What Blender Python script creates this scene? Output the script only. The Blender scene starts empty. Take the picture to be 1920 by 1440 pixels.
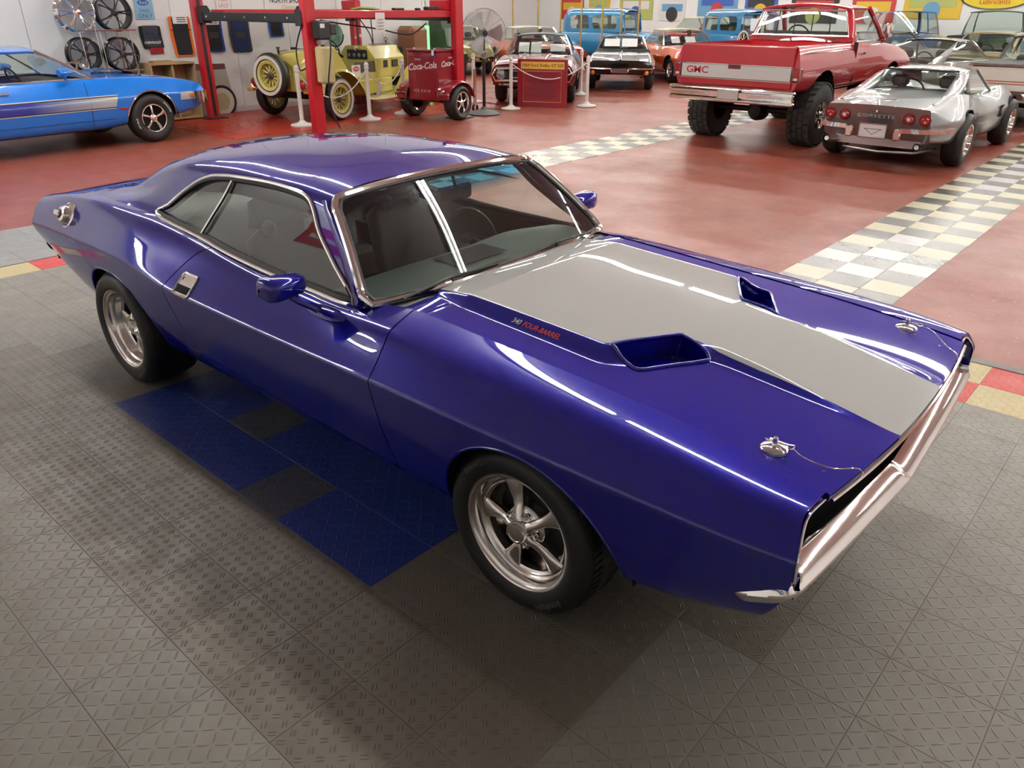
import bpy, bmesh, math, random
import numpy as np
from mathutils import Vector, Matrix
random.seed(7); RNG = np.random.default_rng(7)
SC = bpy.context.scene; COL = SC.collection; PI = math.pi
# ------------------------------------------------------------------ camera
YAW, PITCH, ROLL, FPX = 2.2983874, 0.45821435, 0.0037587, 1435.79
CAMPOS = Vector((1.83644, -1.28641, 1.90529))
_F = Vector((math.cos(PITCH)*math.cos(YAW), math.cos(PITCH)*math.sin(YAW), -math.sin(PITCH)))
_R = Vector((math.sin(YAW), -math.cos(YAW), 0)); _U = _R.cross(_F)
_R2 = _R*math.cos(ROLL)+_U*math.sin(ROLL); _U2 = _U*math.cos(ROLL)-_R*math.sin(ROLL)
cd = bpy.data.cameras.new('camera'); cam = bpy.data.objects.new('camera', cd); COL.objects.link(cam)
mw = Matrix((_R2, _U2, -_F)).transposed().to_4x4(); mw.translation = CAMPOS; cam.matrix_world = mw
cd.sensor_width = 36; cd.lens = FPX*36/1920; cd.clip_start = 0.05; cd.clip_end = 200
SC.camera = cam
# ------------------------------------------------------------------ world, exposure
wd = bpy.data.worlds.new('world'); SC.world = wd; wd.use_nodes = True
wd.node_tree.nodes['Background'].inputs[0].default_value = (0.9, 0.95, 1, 1)
wd.node_tree.nodes['Background'].inputs[1].default_value = 0.3
SC.view_settings.view_transform = 'Standard'; SC.view_settings.look = 'None'
SC.view_settings.gamma = 1; SC.view_settings.use_curve_mapping = False
SC.view_settings.exposure = 1.05
TUBE_STRENGTH = 33.0
CEIL = 4.6
# fixtures: rows run along x; (y of row, x from, x to)
LIGHT_ROWS = [(-4.2, -11.4, -6.2), (1.3, -11.5, -3.5), (3.6, -11.5, 9.5), (10.2, -11.5, 9.5), (15.6, -22.5, 9.5), (20.6, -22.5, 9.5), (25.6, -22.5, 9.5)]
try:
    SC.cycles.use_denoising = True
    SC.cycles.use_adaptive_sampling = True; SC.cycles.adaptive_threshold = 0.03; SC.cycles.max_bounces = 5; SC.cycles.diffuse_bounces = 2; SC.cycles.glossy_bounces = 4
    SC.cycles.transmission_bounces = 6; SC.cycles.transparent_max_bounces = 12
    SC.cycles.caustics_reflective = False; SC.cycles.caustics_refractive = False
    SC.cycles.sample_clamp_indirect = 6.0
except Exception: pass

# ------------------------------------------------------------------ materials
def nt(name):
    m = bpy.data.materials.new(name); m.use_nodes = True
    t = m.node_tree; return m, t, t.nodes['Principled BSDF']
def lnk(t, a, b): t.links.new(a, b)
def nd(t, typ, **k):
    n = t.nodes.new(typ)
    for a, v in k.items():
        if a.startswith('i_'):
            kk = a[2:]; kk = int(kk) if kk.isdigit() else kk
            n.inputs[kk].default_value = v
        else: setattr(n, a, v)
    return n
def mth(t, op, a, b=None, c=None):
    n = t.nodes.new('ShaderNodeMath'); n.operation = op
    for i, v in enumerate((a, b, c)):
        if v is None: continue
        if isinstance(v, (int, float)): n.inputs[i].default_value = v
        else: lnk(t, v, n.inputs[i])
    return n.outputs[0]
_MC = {}
def mat(name, col, rough=0.5, metal=0.0, coat=0.0, noise=0.0, nscale=8.0, bump=0.0, emit=0.0, spec=0.5, alpha=1.0):
    if name in _MC: return _MC[name]
    m, t, p = nt(name)
    p.inputs['Base Color'].default_value = (*col, 1); p.inputs['Roughness'].default_value = rough
    p.inputs['Metallic'].default_value = metal; p.inputs['Coat Weight'].default_value = coat
    p.inputs['Coat Roughness'].default_value = 0.02; p.inputs['Specular IOR Level'].default_value = spec
    if emit:
        p.inputs['Emission Color'].default_value = (*col, 1); p.inputs['Emission Strength'].default_value = emit
    if noise or bump:
        tc = nd(t, 'ShaderNodeTexCoord'); n = nd(t, 'ShaderNodeTexNoise', i_Scale=nscale, i_Detail=5.0, i_Roughness=0.6)
        lnk(t, tc.outputs['Object'], n.inputs['Vector'])
        if noise:
            mx = nd(t, 'ShaderNodeMix', data_type='RGBA')
            mx.inputs[6].default_value = (*[max(0, c*(1-noise)) for c in col], 1); mx.inputs[7].default_value = (*[min(1, c*(1+noise)) for c in col], 1)
            lnk(t, n.outputs['Fac'], mx.inputs[0]); lnk(t, mx.outputs[2], p.inputs['Base Color'])
        if bump:
            b = nd(t, 'ShaderNodeBump', i_Strength=bump, i_Distance=0.01); lnk(t, n.outputs['Fac'], b.inputs['Height']); lnk(t, b.outputs[0], p.inputs['Normal'])
    _MC[name] = m; return m
def glass(name, tint=(0.75, 0.85, 0.8), dens=0.6, rough=0.0):
    """thin pane: tinted see-through layer under a mirror-like coat"""
    if name in _MC: return _MC[name]
    m = bpy.data.materials.new(name); m.use_nodes = True; t = m.node_tree; t.nodes.clear()
    o = nd(t, 'ShaderNodeOutputMaterial'); tr = nd(t, 'ShaderNodeBsdfTransparent'); gl = nd(t, 'ShaderNodeBsdfGlossy', i_Roughness=rough)
    tr.inputs[0].default_value = (*[c*dens for c in tint], 1); gl.inputs[0].default_value = (1, 1, 1, 1)
    g = nd(t, 'ShaderNodeNewGeometry'); dt = nd(t, 'ShaderNodeVectorMath', operation='DOT_PRODUCT'); lnk(t, g.outputs['Incoming'], dt.inputs[0]); lnk(t, g.outputs['Normal'], dt.inputs[1])
    c = mth(t, 'SUBTRACT', 1.0, mth(t, 'ABSOLUTE', dt.outputs['Value'])); fr = mth(t, 'MULTIPLY_ADD', mth(t, 'POWER', c, 4.0), .85, .075); mx = nd(t, 'ShaderNodeMixShader')
    lnk(t, fr, mx.inputs[0]); lnk(t, tr.outputs[0], mx.inputs[1]); lnk(t, gl.outputs[0], mx.inputs[2]); lnk(t, mx.outputs[0], o.inputs[0])
    _MC[name] = m; return m
def paint(name, col, metal=0.0, rough=0.35, flake=0.0):
    if name in _MC: return _MC[name]
    m = mat(name, col, rough, metal, 1.0); return m
CHROME = mat('chrome', (0.92, 0.91, 0.89), 0.06, 1.0)
POLISHED = mat('polished_aluminium', (0.86, 0.84, 0.80), 0.16, 1.0)
DULLMETAL = mat('dull_metal', (0.45, 0.45, 0.45), 0.4, 1.0)
RUBBER = mat('black_rubber', (0.017, 0.018, 0.018), 0.5, noise=0.15, nscale=30)
TRIMBLACK = mat('black_trim', (0.012, 0.012, 0.013), 0.45)
DARK = mat('dark_underbody', (0.008, 0.008, 0.009), 0.85)
GLASSM = glass('car_glass', (0.84, 0.91, 0.88), 0.98)
GLASSD = glass('tinted_glass', (0.6, 0.7, 0.66), 0.55)
WHITEP = mat('white_paper', (0.85, 0.85, 0.85), 0.6)

# ------------------------------------------------------------------ mesh helpers
def link(o, parent=None):
    COL.objects.link(o)
    if parent is not None: o.parent = parent
    return o
def mk(name, V, F, m, parent=None, smooth=True, sharp=40):
    me = bpy.data.meshes.new(name); me.from_pydata(np.asarray(V, float).tolist(), [], [list(map(int, f)) for f in F])
    ms = m if isinstance(m, (list, tuple)) else [m]
    for q in ms: me.materials.append(q)
    if smooth:
        me.polygons.foreach_set('use_smooth', [True]*len(me.polygons))
        if sharp and sharp < 180: me.set_sharp_from_angle(angle=math.radians(sharp))
    me.update()
    return link(bpy.data.objects.new(name, me), parent)
def tag(o, label=None, cat=None, group=None, kind=None):
    if label: o['label'] = label
    if cat: o['category'] = cat
    if group: o['group'] = group
    if kind: o['kind'] = kind
    return o
def thing(name, label, cat, loc=(0, 0, 0), rz=0, group=None):
    o = bpy.data.objects.new(name, None); o.empty_display_size = 0.2; link(o); o.location = loc; o.rotation_euler = (0, 0, rz)
    return tag(o, label, cat, group)
def dup(o, parent=None, name=None):
    c = o.copy(); COL.objects.link(c)
    if parent is not None: c.parent = parent
    for ch in list(o.children): dup(ch, c)
    return c
class B:
    """collects shapes into one mesh"""
    def __init__(s): s.V = []; s.F = []; s.M = []
    def add(s, V, F, mi=0):
        n = len(s.V); s.V += [tuple(map(float, v)) for v in V]; s.F += [tuple(int(i)+n for i in f) for f in F]; s.M += [mi]*len(F); return s
    def box(s, x0, x1, y0, y1, z0, z1, c=0.0, mi=0):
        if c <= 0:
            V = [(x, y, z) for x in (x0, x1) for y in (y0, y1) for z in (z0, z1)]
            F = [(0, 1, 3, 2), (4, 6, 7, 5), (0, 4, 5, 1), (2, 3, 7, 6), (0, 2, 6, 4), (1, 5, 7, 3)]
            return s.add(V, F, mi)
        c = min(c, (x1-x0)*.49, (y1-y0)*.49, (z1-z0)*.49)
        V = []; F = []; idx = {}
        for i, x in enumerate((x0, x1)):
            for j, y in enumerate((y0, y1)):
                for k, z in enumerate((z0, z1)):
                    sx, sy, sz = (1, -1)[i], (1, -1)[j], (1, -1)[k]
                    for a, p in enumerate(((x, y+sy*c, z+sz*c), (x+sx*c, y, z+sz*c), (x+sx*c, y+sy*c, z))):
                        idx[i, j, k, a] = len(V); V.append(p)
                    F.append((idx[i, j, k, 0], idx[i, j, k, 1], idx[i, j, k, 2]))
        I = idx
        for i in (0, 1):
            F.append((I[i,0,0,0], I[i,1,0,0], I[i,1,1,0], I[i,0,1,0])); F.append((I[0,i,0,1], I[1,i,0,1], I[1,i,1,1], I[0,i,1,1])); F.append((I[0,0,i,2], I[1,0,i,2], I[1,1,i,2], I[0,1,i,2]))
            for j in (0, 1):
                F.append((I[i,j,0,0], I[i,j,1,0], I[i,j,1,1], I[i,j,0,1])); F.append((I[i,0,j,0], I[i,1,j,0], I[i,1,j,2], I[i,0,j,2])); F.append((I[0,i,j,1], I[1,i,j,1], I[1,i,j,2], I[0,i,j,2]))
        return s.add(V, F, mi)
    def tube(s, P, r, n=8, closed=False, caps=True, flat=1.0, up=(0, 0, 1), mi=0):
        """flat scales the section along 'up'"""
        P = np.array(P, float); m = len(P); R = np.broadcast_to(np.array(r, float), (m,))
        T = np.zeros_like(P)
        if closed: T = np.roll(P, -1, 0)-np.roll(P, 1, 0)
        else: T[1:-1] = P[2:]-P[:-2]; T[0] = P[1]-P[0]; T[-1] = P[-1]-P[-2]
        T /= np.linalg.norm(T, axis=1)[:, None]+1e-12
        up = np.array(up, float); V = []; prev = None
        for i in range(m):
            if prev is None:
                a = np.cross(T[i], up)
                if np.linalg.norm(a) < 0.05: a = np.cross(T[i], (1, 0.3, 0.2))
            else: a = prev-T[i]*(prev@T[i])
            if flat != 1.0:
                a = np.cross(T[i], up)
            a /= np.linalg.norm(a)+1e-12; b = np.cross(a, T[i]); prev = a
            for k in range(n):
                t = 2*PI*k/n; V.append(P[i]+R[i]*(math.cos(t)*a+flat*math.sin(t)*b))
        F = []
        for i in range(m if closed else m-1):
            j = (i+1) % m
            for k in range(n): F.append((i*n+k, i*n+(k+1) % n, j*n+(k+1) % n, j*n+k))
        if caps and not closed: F.append(tuple(range(n))[::-1]); F.append(tuple((m-1)*n+k for k in range(n)))
        return s.add(V, F, mi)
    def lathe(s, prof, n=32, axis='z', c=(0, 0, 0), mi=0, a0=0, a1=2*PI, cap=False):
        """prof: list of (r, h) along axis"""
        full = abs(a1-a0-2*PI) < 1e-6; m = len(prof); k = n if full else n+1; V = []; F = []
        for (r, h) in prof:
            for i in range(k):
                t = a0+(a1-a0)*i/n; u, v = r*math.cos(t), r*math.sin(t)
                V.append({'z': (c[0]+u, c[1]+v, c[2]+h), 'y': (c[0]+u, c[1]+h, c[2]+v), 'x': (c[0]+h, c[1]+u, c[2]+v)}[axis])
        for j in range(m-1):
            for i in range(n if full else n):
                i2 = (i+1) % k
                F.append((j*k+i, j*k+i2, (j+1)*k+i2, (j+1)*k+i))
        if cap and full: F.append(tuple(range(k))); F.append(tuple((m-1)*k+i for i in range(k)))
        return s.add(V, F, mi)
    def grid(s, P, closeu=False, closev=False, mi=0, flip=False):
        """P[a][b] = point"""
        P = np.array(P, float); a, b = P.shape[:2]; F = []
        for i in range(a if closeu else a-1):
            for j in range(b if closev else b-1):
                q = (i*b+j, i*b+(j+1) % b, ((i+1) % a)*b+(j+1) % b, ((i+1) % a)*b+j); F.append(q[::-1] if flip else q)
        return s.add(P.reshape(-1, 3), F, mi)
    def prism(s, poly, h0, h1, axis='z', mi=0):
        """poly 2-D outline extruded along axis; poly coords are the other two axes in order"""
        n = len(poly); f = {'z': lambda p, h: (p[0], p[1], h), 'y': lambda p, h: (p[0], h, p[1]), 'x': lambda p, h: (h, p[0], p[1])}[axis]
        V = [f(p, h0) for p in poly]+[f(p, h1) for p in poly]
        F = [tuple(range(n))[::-1], tuple(range(n, 2*n))]+[(i, (i+1) % n, n+(i+1) % n, n+i) for i in range(n)]
        return s.add(V, F, mi)
    def xf(s, M):
        M = np.array(M); V = np.array(s.V); s.V = [tuple(p) for p in V@M[:3, :3].T+M[:3, 3]]; return s
    def obj(s, name, m, parent=None, smooth=True, sharp=40):
        o = mk(name, s.V, s.F, m, parent, smooth, sharp)
        if any(s.M): o.data.polygons.foreach_set('material_index', s.M)
        return o
def bez(P, n=8, closed=False):
    """Catmull-Rom through points"""
    P = [np.array(p, float) for p in P]; m = len(P); out = []
    g = (lambda i: P[i % m]) if closed else (lambda i: P[i] if 0 <= i < m else (2*P[0]-P[1] if i < 0 else 2*P[-1]-P[-2]))
    for i in range(m if closed else m-1):
        p0, p1, p2, p3 = g(i-1), g(i), g(i+1), g(i+2)
        for k in range(n):
            t = k/n; out.append(0.5*(2*p1+(p2-p0)*t+(2*p0-5*p1+4*p2-p3)*t*t+(3*p1-p0-3*p2+p3)*t**3))
    if not closed: out.append(P[-1])
    return np.array(out)
def bsw(n, k):
    """clamped uniform cubic B-spline weights, k samples per span"""
    idx = [0, 0]+list(range(n))+[n-1, n-1]; W = []
    L = len(idx)-3
    for i in range(L):
        for q in range(k+(i == L-1)):
            t = q/k; w = np.array([(1-t)**3, 3*t**3-6*t*t+4, -3*t**3+3*t*t+3*t+1, t**3])/6
            r = np.zeros(n)
            for a in range(4): r[idx[i+a]] += w[a]
            W.append(r)
    return np.array(W)
def pchip(x, y, xq):
    h = np.diff(x); d = np.diff(y)/h; m = np.zeros(len(x)); m[0], m[-1] = d[0], d[-1]
    for i in range(1, len(x)-1):
        m[i] = 0 if d[i-1]*d[i] <= 0 else (h[i-1]+h[i])*3/((2*h[i]+h[i-1])/d[i-1]+(h[i]+2*h[i-1])/d[i]) if len(x) > 2 else d[0]
    i = np.clip(np.searchsorted(x, xq)-1, 0, len(x)-2); t = (xq-x[i])/h[i]
    lo = t < 0; hi = t > 1; tc = np.clip(t, 0, 1)
    v = (1+2*tc)*(1-tc)**2*y[i]+tc*(1-tc)**2*h[i]*m[i]+tc*tc*(3-2*tc)*y[i+1]+tc*tc*(tc-1)*h[i]*m[i+1]
    v = np.where(lo, y[0]+(xq-x[0])*m[0], v); return np.where(hi, y[-1]+(xq-x[-1])*m[-1], v)
class Row:
    """smooth curve x -> (y, z) through a table"""
    def __init__(s, tab, sig=0.06):
        T = np.array(sorted(tab), float); s.x = np.arange(T[0, 0]-0.4, T[-1, 0]+0.4, 0.01); n = int(3*sig/0.01)+1
        k = np.exp(-0.5*(np.arange(-n, n+1)*0.01/sig)**2); k /= k.sum(); s.c = []
        for a in (1, 2):
            v = pchip(T[:, 0], T[:, a], s.x); e = np.pad(v, n, mode='reflect', reflect_type='odd'); s.c.append(np.convolve(e, k, 'valid'))
    def __call__(s, x): return np.interp(x, s.x, s.c[0]), np.interp(x, s.x, s.c[1])
def loft(rows, W, X):
    """rows control Rows, W (nv,n) weights, X (nv,nc) x positions -> (nv,nc,3)"""
    Y = np.zeros_like(X); Z = np.zeros_like(X)
    for k, r in enumerate(rows):
        y, z = r(X); Y += W[:, k:k+1]*y; Z += W[:, k:k+1]*z
    return np.stack([X, Y, Z], -1)
def gridfaces(a, b, off=0): return [(off+i*b+j, off+i*b+j+1, off+(i+1)*b+j+1, off+(i+1)*b+j) for i in range(a-1) for j in range(b-1)]
def vnormals(V, F):
    V = np.asarray(V, float); N = np.zeros_like(V)
    for k in (3, 4):
        q = np.array([f for f in F if len(f) == k], int)
        if not len(q): continue
        p = V[q]; n = np.cross(p[:, 2]-p[:, 0], p[:, 3]-p[:, 1]) if k == 4 else np.cross(p[:, 1]-p[:, 0], p[:, 2]-p[:, 0])
        for c in range(k): np.add.at(N, q[:, c], n)
    return N/(np.linalg.norm(N, axis=1)[:, None]+1e-12)
def inpoly(P, poly):
    x, y = P[:, 0], P[:, 1]; r = np.zeros(len(P), bool); n = len(poly)
    for i in range(n):
        (x1, y1), (x2, y2) = poly[i], poly[(i+1) % n]
        c = ((y1 > y) != (y2 > y)) & (x < (x2-x1)*(y-y1)/(y2-y1+1e-15)+x1); r ^= c
    return r
def nearpoly(p, poly):
    A = np.array(poly, float); Bq = np.roll(A, -1, 0); d = Bq-A; t = np.clip(((p-A)*d).sum(1)/((d*d).sum(1)+1e-15), 0, 1)
    q = A+d*t[:, None]; return q[((q-p)**2).sum(1).argmin()]
def trim(V, F, poly, ax=(0, 2), maxmove=0.05):
    """cut the outline out of a mesh; returns (V, outside faces, inside faces); border vertices are pulled onto the outline"""
    V = np.array(V, float).copy(); F = [tuple(f) for f in F]; c = V[np.array(F, int)].mean(1) if len(set(map(len, F))) == 1 else np.array([V[list(f)].mean(0) for f in F])
    ins = inpoly(c[:, list(ax)], poly); fi = [f for f, i in zip(F, ins) if i]; fo = [f for f, i in zip(F, ins) if not i]
    bi = set(i for f in fi for i in f); bo = set(i for f in fo for i in f); N = vnormals(V, F); k = 3-ax[0]-ax[1]
    for i in bi & bo:
        p = V[i, list(ax)]; q = nearpoly(p, poly); d = q-p
        if np.linalg.norm(d) > maxmove: continue
        nk = N[i, k]
        if abs(nk) > 0.15: V[i, k] -= float(np.clip((N[i, ax[0]]*d[0]+N[i, ax[1]]*d[1])/nk, -0.05, 0.05))
        V[i, ax[0]], V[i, ax[1]] = q
    return V, fo, fi
def compact(V, F):
    u = sorted(set(i for f in F for i in f)); m = {a: b for b, a in enumerate(u)}
    return np.array(V)[u], [tuple(m[i] for i in f) for f in F]
def panel(V, F, gap=0.002, depth=0.018):
    """sub-surface with its rim pulled in by gap and turned inwards by depth: shows a real shut line"""
    V, F = compact(V, F); V = V.copy(); N = vnormals(V, F); E = {}
    for f in F:
        for a, b in zip(f, f[1:]+f[:1]):
            k = (min(a, b), max(a, b)); E.setdefault(k, []).append((a, b, f))
    bd = [v[0] for v in E.values() if len(v) == 1]; mv = {}
    for a, b, f in bd:
        t = V[b]-V[a]; t /= np.linalg.norm(t)+1e-12; c = V[list(f)].mean(0)
        for i in (a, b):
            d = c-(V[a]+V[b])/2; d -= t*(d@t); d /= np.linalg.norm(d)+1e-12; mv.setdefault(i, []).append(d)
    for i, ds in mv.items():
        d = np.sum(ds, 0); l = np.linalg.norm(d); V[i] += d/(l+1e-9)*gap*(1.3 if len(ds) < 3 else 1)
    ids = {}; V2 = list(V)
    for i in mv: ids[i] = len(V2); V2.append(V[i]-N[i]*depth)
    return np.array(V2), F+[(b, a, ids[a], ids[b]) for a, b, f in bd]
def mirror(V, F):
    V = np.array(V).copy(); V[:, 1] *= -1; return V, [f[::-1] for f in F]
def textmesh(s, size=1.0, ext=0.0, shear=0.0, width=1.0, bold=0.0):
    cu = bpy.data.curves.new('t', 'FONT'); cu.body = s; cu.size = size; cu.extrude = ext; cu.shear = shear; cu.align_x = 'CENTER'; cu.align_y = 'CENTER'; cu.resolution_u = 3; cu.offset = bold
    o = bpy.data.objects.new('t', cu); COL.objects.link(o); dg = bpy.context.evaluated_depsgraph_get(); me = o.evaluated_get(dg).to_mesh()
    V = np.array([v.co[:] for v in me.vertices]).reshape(-1, 3); F = [tuple(p.vertices) for p in me.polygons]; o.evaluated_get(dg).to_mesh_clear()
    bpy.data.objects.remove(o); bpy.data.curves.remove(cu)
    if len(V): V[:, 0] *= width
    return V, F
def frame3(o, ex, ey):
    """4x4 with origin o, x axis ex, y axis ~ey"""
    ex = Vector(ex).normalized(); ez = ex.cross(Vector(ey)).normalized(); ey = ez.cross(ex); M = Matrix((ex, ey, ez)).transposed().to_4x4(); M.translation = Vector(o); return M
def text(name, s, size, M, m, parent=None, **k):
    V, F = textmesh(s, size, **k); Mn = np.array(M); return mk(name, V@Mn[:3, :3].T+Mn[:3, 3], F, m, parent, smooth=False)
# ================================================================== room shell and light
WALLW = mat('white_wall', (.86, .87, .86), .45, noise=.03, nscale=2)
def struct(o, label=None):
    o['kind'] = 'structure'
    if label: o['label'] = label
    return o
def red_floor(name, c1, c2, dirt, rough):
    m, t, p = nt(name); p.inputs['Specular IOR Level'].default_value = .35; g = nd(t, 'ShaderNodeNewGeometry'); P = g.outputs['Position']
    n1 = nd(t, 'ShaderNodeTexNoise', i_Scale=1.1, i_Detail=6.0, i_Roughness=.65); lnk(t, P, n1.inputs['Vector'])
    n2 = nd(t, 'ShaderNodeTexNoise', i_Scale=.45, i_Detail=5.0, i_Roughness=.7); lnk(t, P, n2.inputs['Vector'])
    mp = nd(t, 'ShaderNodeMapping'); mp.inputs['Scale'].default_value = (14, 3, 1); lnk(t, P, mp.inputs[0]); n3 = nd(t, 'ShaderNodeTexNoise', i_Scale=1.6, i_Detail=4.0); lnk(t, mp.outputs[0], n3.inputs['Vector'])
    n4 = nd(t, 'ShaderNodeTexNoise', i_Scale=55.0, i_Detail=2.0); lnk(t, P, n4.inputs['Vector'])
    a = nd(t, 'ShaderNodeMix', data_type='RGBA'); a.inputs[6].default_value = (*c1, 1); a.inputs[7].default_value = (*c2, 1)
    f = nd(t, 'ShaderNodeMapRange', i_1=.35, i_2=.68); lnk(t, n1.outputs['Fac'], f.inputs[0]); lnk(t, f.outputs[0], a.inputs[0])
    b = nd(t, 'ShaderNodeMix', data_type='RGBA'); lnk(t, a.outputs[2], b.inputs[6]); b.inputs[7].default_value = (*dirt, 1)
    f2 = nd(t, 'ShaderNodeMapRange', i_1=.48, i_2=.80, i_3=0.0, i_4=.75); s = mth(t, 'MULTIPLY_ADD', n3.outputs['Fac'], .35, mth(t, 'MULTIPLY', n2.outputs['Fac'], .75)); lnk(t, s, f2.inputs[0]); lnk(t, f2.outputs[0], b.inputs[0])
    c = nd(t, 'ShaderNodeMix', data_type='RGBA'); lnk(t, b.outputs[2], c.inputs[6]); c.inputs[7].default_value = (.62, .50, .45, 1)
    f4 = nd(t, 'ShaderNodeMapRange', i_1=.70, i_2=.74, i_3=0.0, i_4=.6); lnk(t, n4.outputs['Fac'], f4.inputs[0]); lnk(t, f4.outputs[0], c.inputs[0]); lnk(t, c.outputs[2], p.inputs['Base Color'])
    r = nd(t, 'ShaderNodeMapRange', i_1=.3, i_2=.7, i_3=rough, i_4=rough+.22); lnk(t, n1.outputs['Fac'], r.inputs[0]); lnk(t, r.outputs[0], p.inputs['Roughness'])
    bp_ = nd(t, 'ShaderNodeBump', i_Strength=.12, i_Distance=.004); lnk(t, n1.outputs['Fac'], bp_.inputs['Height']); lnk(t, bp_.outputs[0], p.inputs['Normal'])
    return m
REDF = red_floor('worn_red_floor_paint', (.31, .068, .040), (.24, .054, .034), (.25, .115, .085), .27)
FLOOR = struct(B().box(-24.2, 10.2, -5.0, 30.2, -.15, -.006).obj('floor', REDF, smooth=False), 'worn red painted shop floor')
struct(B().box(-13.0, -9.82, 5.18, 13.2, -.006, .0).obj('floor_lift_pad', red_floor('bright_red_floor_paint', (.50, .04, .022), (.42, .034, .02), (.40, .06, .04), .20), smooth=False), 'brighter red glossy floor around the lift')
struct(B().box(-24.2, 10.2, -5.2, 30.2, CEIL, CEIL+.15).obj('ceiling', mat('white_ceiling', (.78, .78, .77), .7), smooth=False))
# panelled left wall: sheets side by side with thin joints
WL = struct(B().box(-13.25, -13.02, -5.2, 13.2, 0, CEIL).obj('wall_left', WALLW, smooth=False))
y = 2.4
while y < 13.1:
    y2 = min(y+1.22, 13.18); B().box(-13.02, -13.0, y+.004, y2-.004, .09, 3.6, .004).obj('panel', mat('wall_panel_white', (.86, .87, .86), .35, noise=.02, nscale=3), WL, smooth=False); y = y2
struct(B().box(-13.0, -12.975, -5, 13.2, 0, .10, .004).obj('baseboard_left', mat('base_white', (.72, .72, .70), .4), smooth=False))
WF = struct(B().box(-13.2, 10.2, -5.2, -5.0, 0, CEIL).obj('wall_front', WALLW, smooth=False))
struct(B().box(-24.4, -24.2, 13.0, 30.2, 0, CEIL).obj('wall_side', WALLW, smooth=False))
struct(B().box(-24.4, -13.0, 13.0, 13.2, 0, CEIL).obj('wall_return', WALLW, smooth=False))
struct(B().box(10.0, 10.2, -5.2, 30.2, 0, CEIL).obj('wall_right', WALLW, smooth=False))
WBK = struct(B().box(-24.2, 10.2, 30, 30.2, 0, CEIL).obj('wall_back', WALLW, smooth=False))
TUBEM = mat('fluorescent_tube', (1.0, .97, .91), .5, emit=TUBE_STRENGTH)
def fixtures():
    proto = None; n = 0
    for (y, x0, x1) in LIGHT_ROWS:
        x = x0
        while x+2.4 <= x1+.01:
            if proto is None:
                t = thing('ceiling_light', 'twin-tube fluorescent light hung under the white ceiling', 'light', (0, 0, 0), group='fluorescent ceiling lights')
                B().box(-1.2, 1.2, -.11, .11, -.05, 0, .01).obj('housing', mat('fixture_white', (.8, .8, .8), .5), t)
                for s in (-1, 1): B().box(-1.18, 1.18, s*.06-.014, s*.06+.014, -.085, -.057, .006).obj('tube', TUBEM, t)
                proto = t
            else: t = dup(proto)
            t.location = (x+1.2, y, CEIL); x += 2.55; n += 1
fixtures()

# posters and banner on the wall behind the camera (they show as reflections in the paint)
def front_wall():
    bl = mat('banner_blue', (.01, .02, .16), .5); rd = mat('banner_red', (.5, .02, .03), .5); wh = mat('banner_white', (.75, .75, .75), .5); gr = mat('poster_grey', (.25, .26, .28), .5)
    def poster(x0, x1, z0, z1, m, label, lines, lm):
        o = B().box(x0, x1, -5.0, -4.985, z0, z1, .003).obj('wall_banner', m, smooth=False); tag(o, label, 'banner')
        for q, (a, b2, c, d) in enumerate(lines): B().box(x0+(x1-x0)*a, x0+(x1-x0)*b2, -4.985, -4.980, z0+(z1-z0)*c, z0+(z1-z0)*d).obj('print', lm, o, smooth=False)
    poster(-2.0, 3.4, 2.5, 3.1, bl, 'long dark blue banner on the wall behind the photographer', [(.05+.07*k, .095+.07*k, .3, .7) for k in range(13)], wh)
    poster(-4.6, -2.9, 2.3, 3.4, gr, 'grey poster with red bar on the wall behind the photographer', [(.1, .9, .65, .85)], rd)
    poster(-6.8, -5.2, 2.2, 3.5, bl, 'square blue poster with white bars on the wall behind the photographer', [(.1, .9, .6, .8), (.1, .6, .3, .4)], wh)
    poster(-8.8, -7.6, 2.5, 3.3, rd, 'small red poster on the wall behind the photographer', [(.15, .85, .4, .6)], wh)
    struct(B().box(3.9, 7.2, -5.0, -4.96, 0, 3.2, .01).obj('door_1', mat('shutter_white', (.7, .71, .72), .4), smooth=False))
front_wall()
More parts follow.
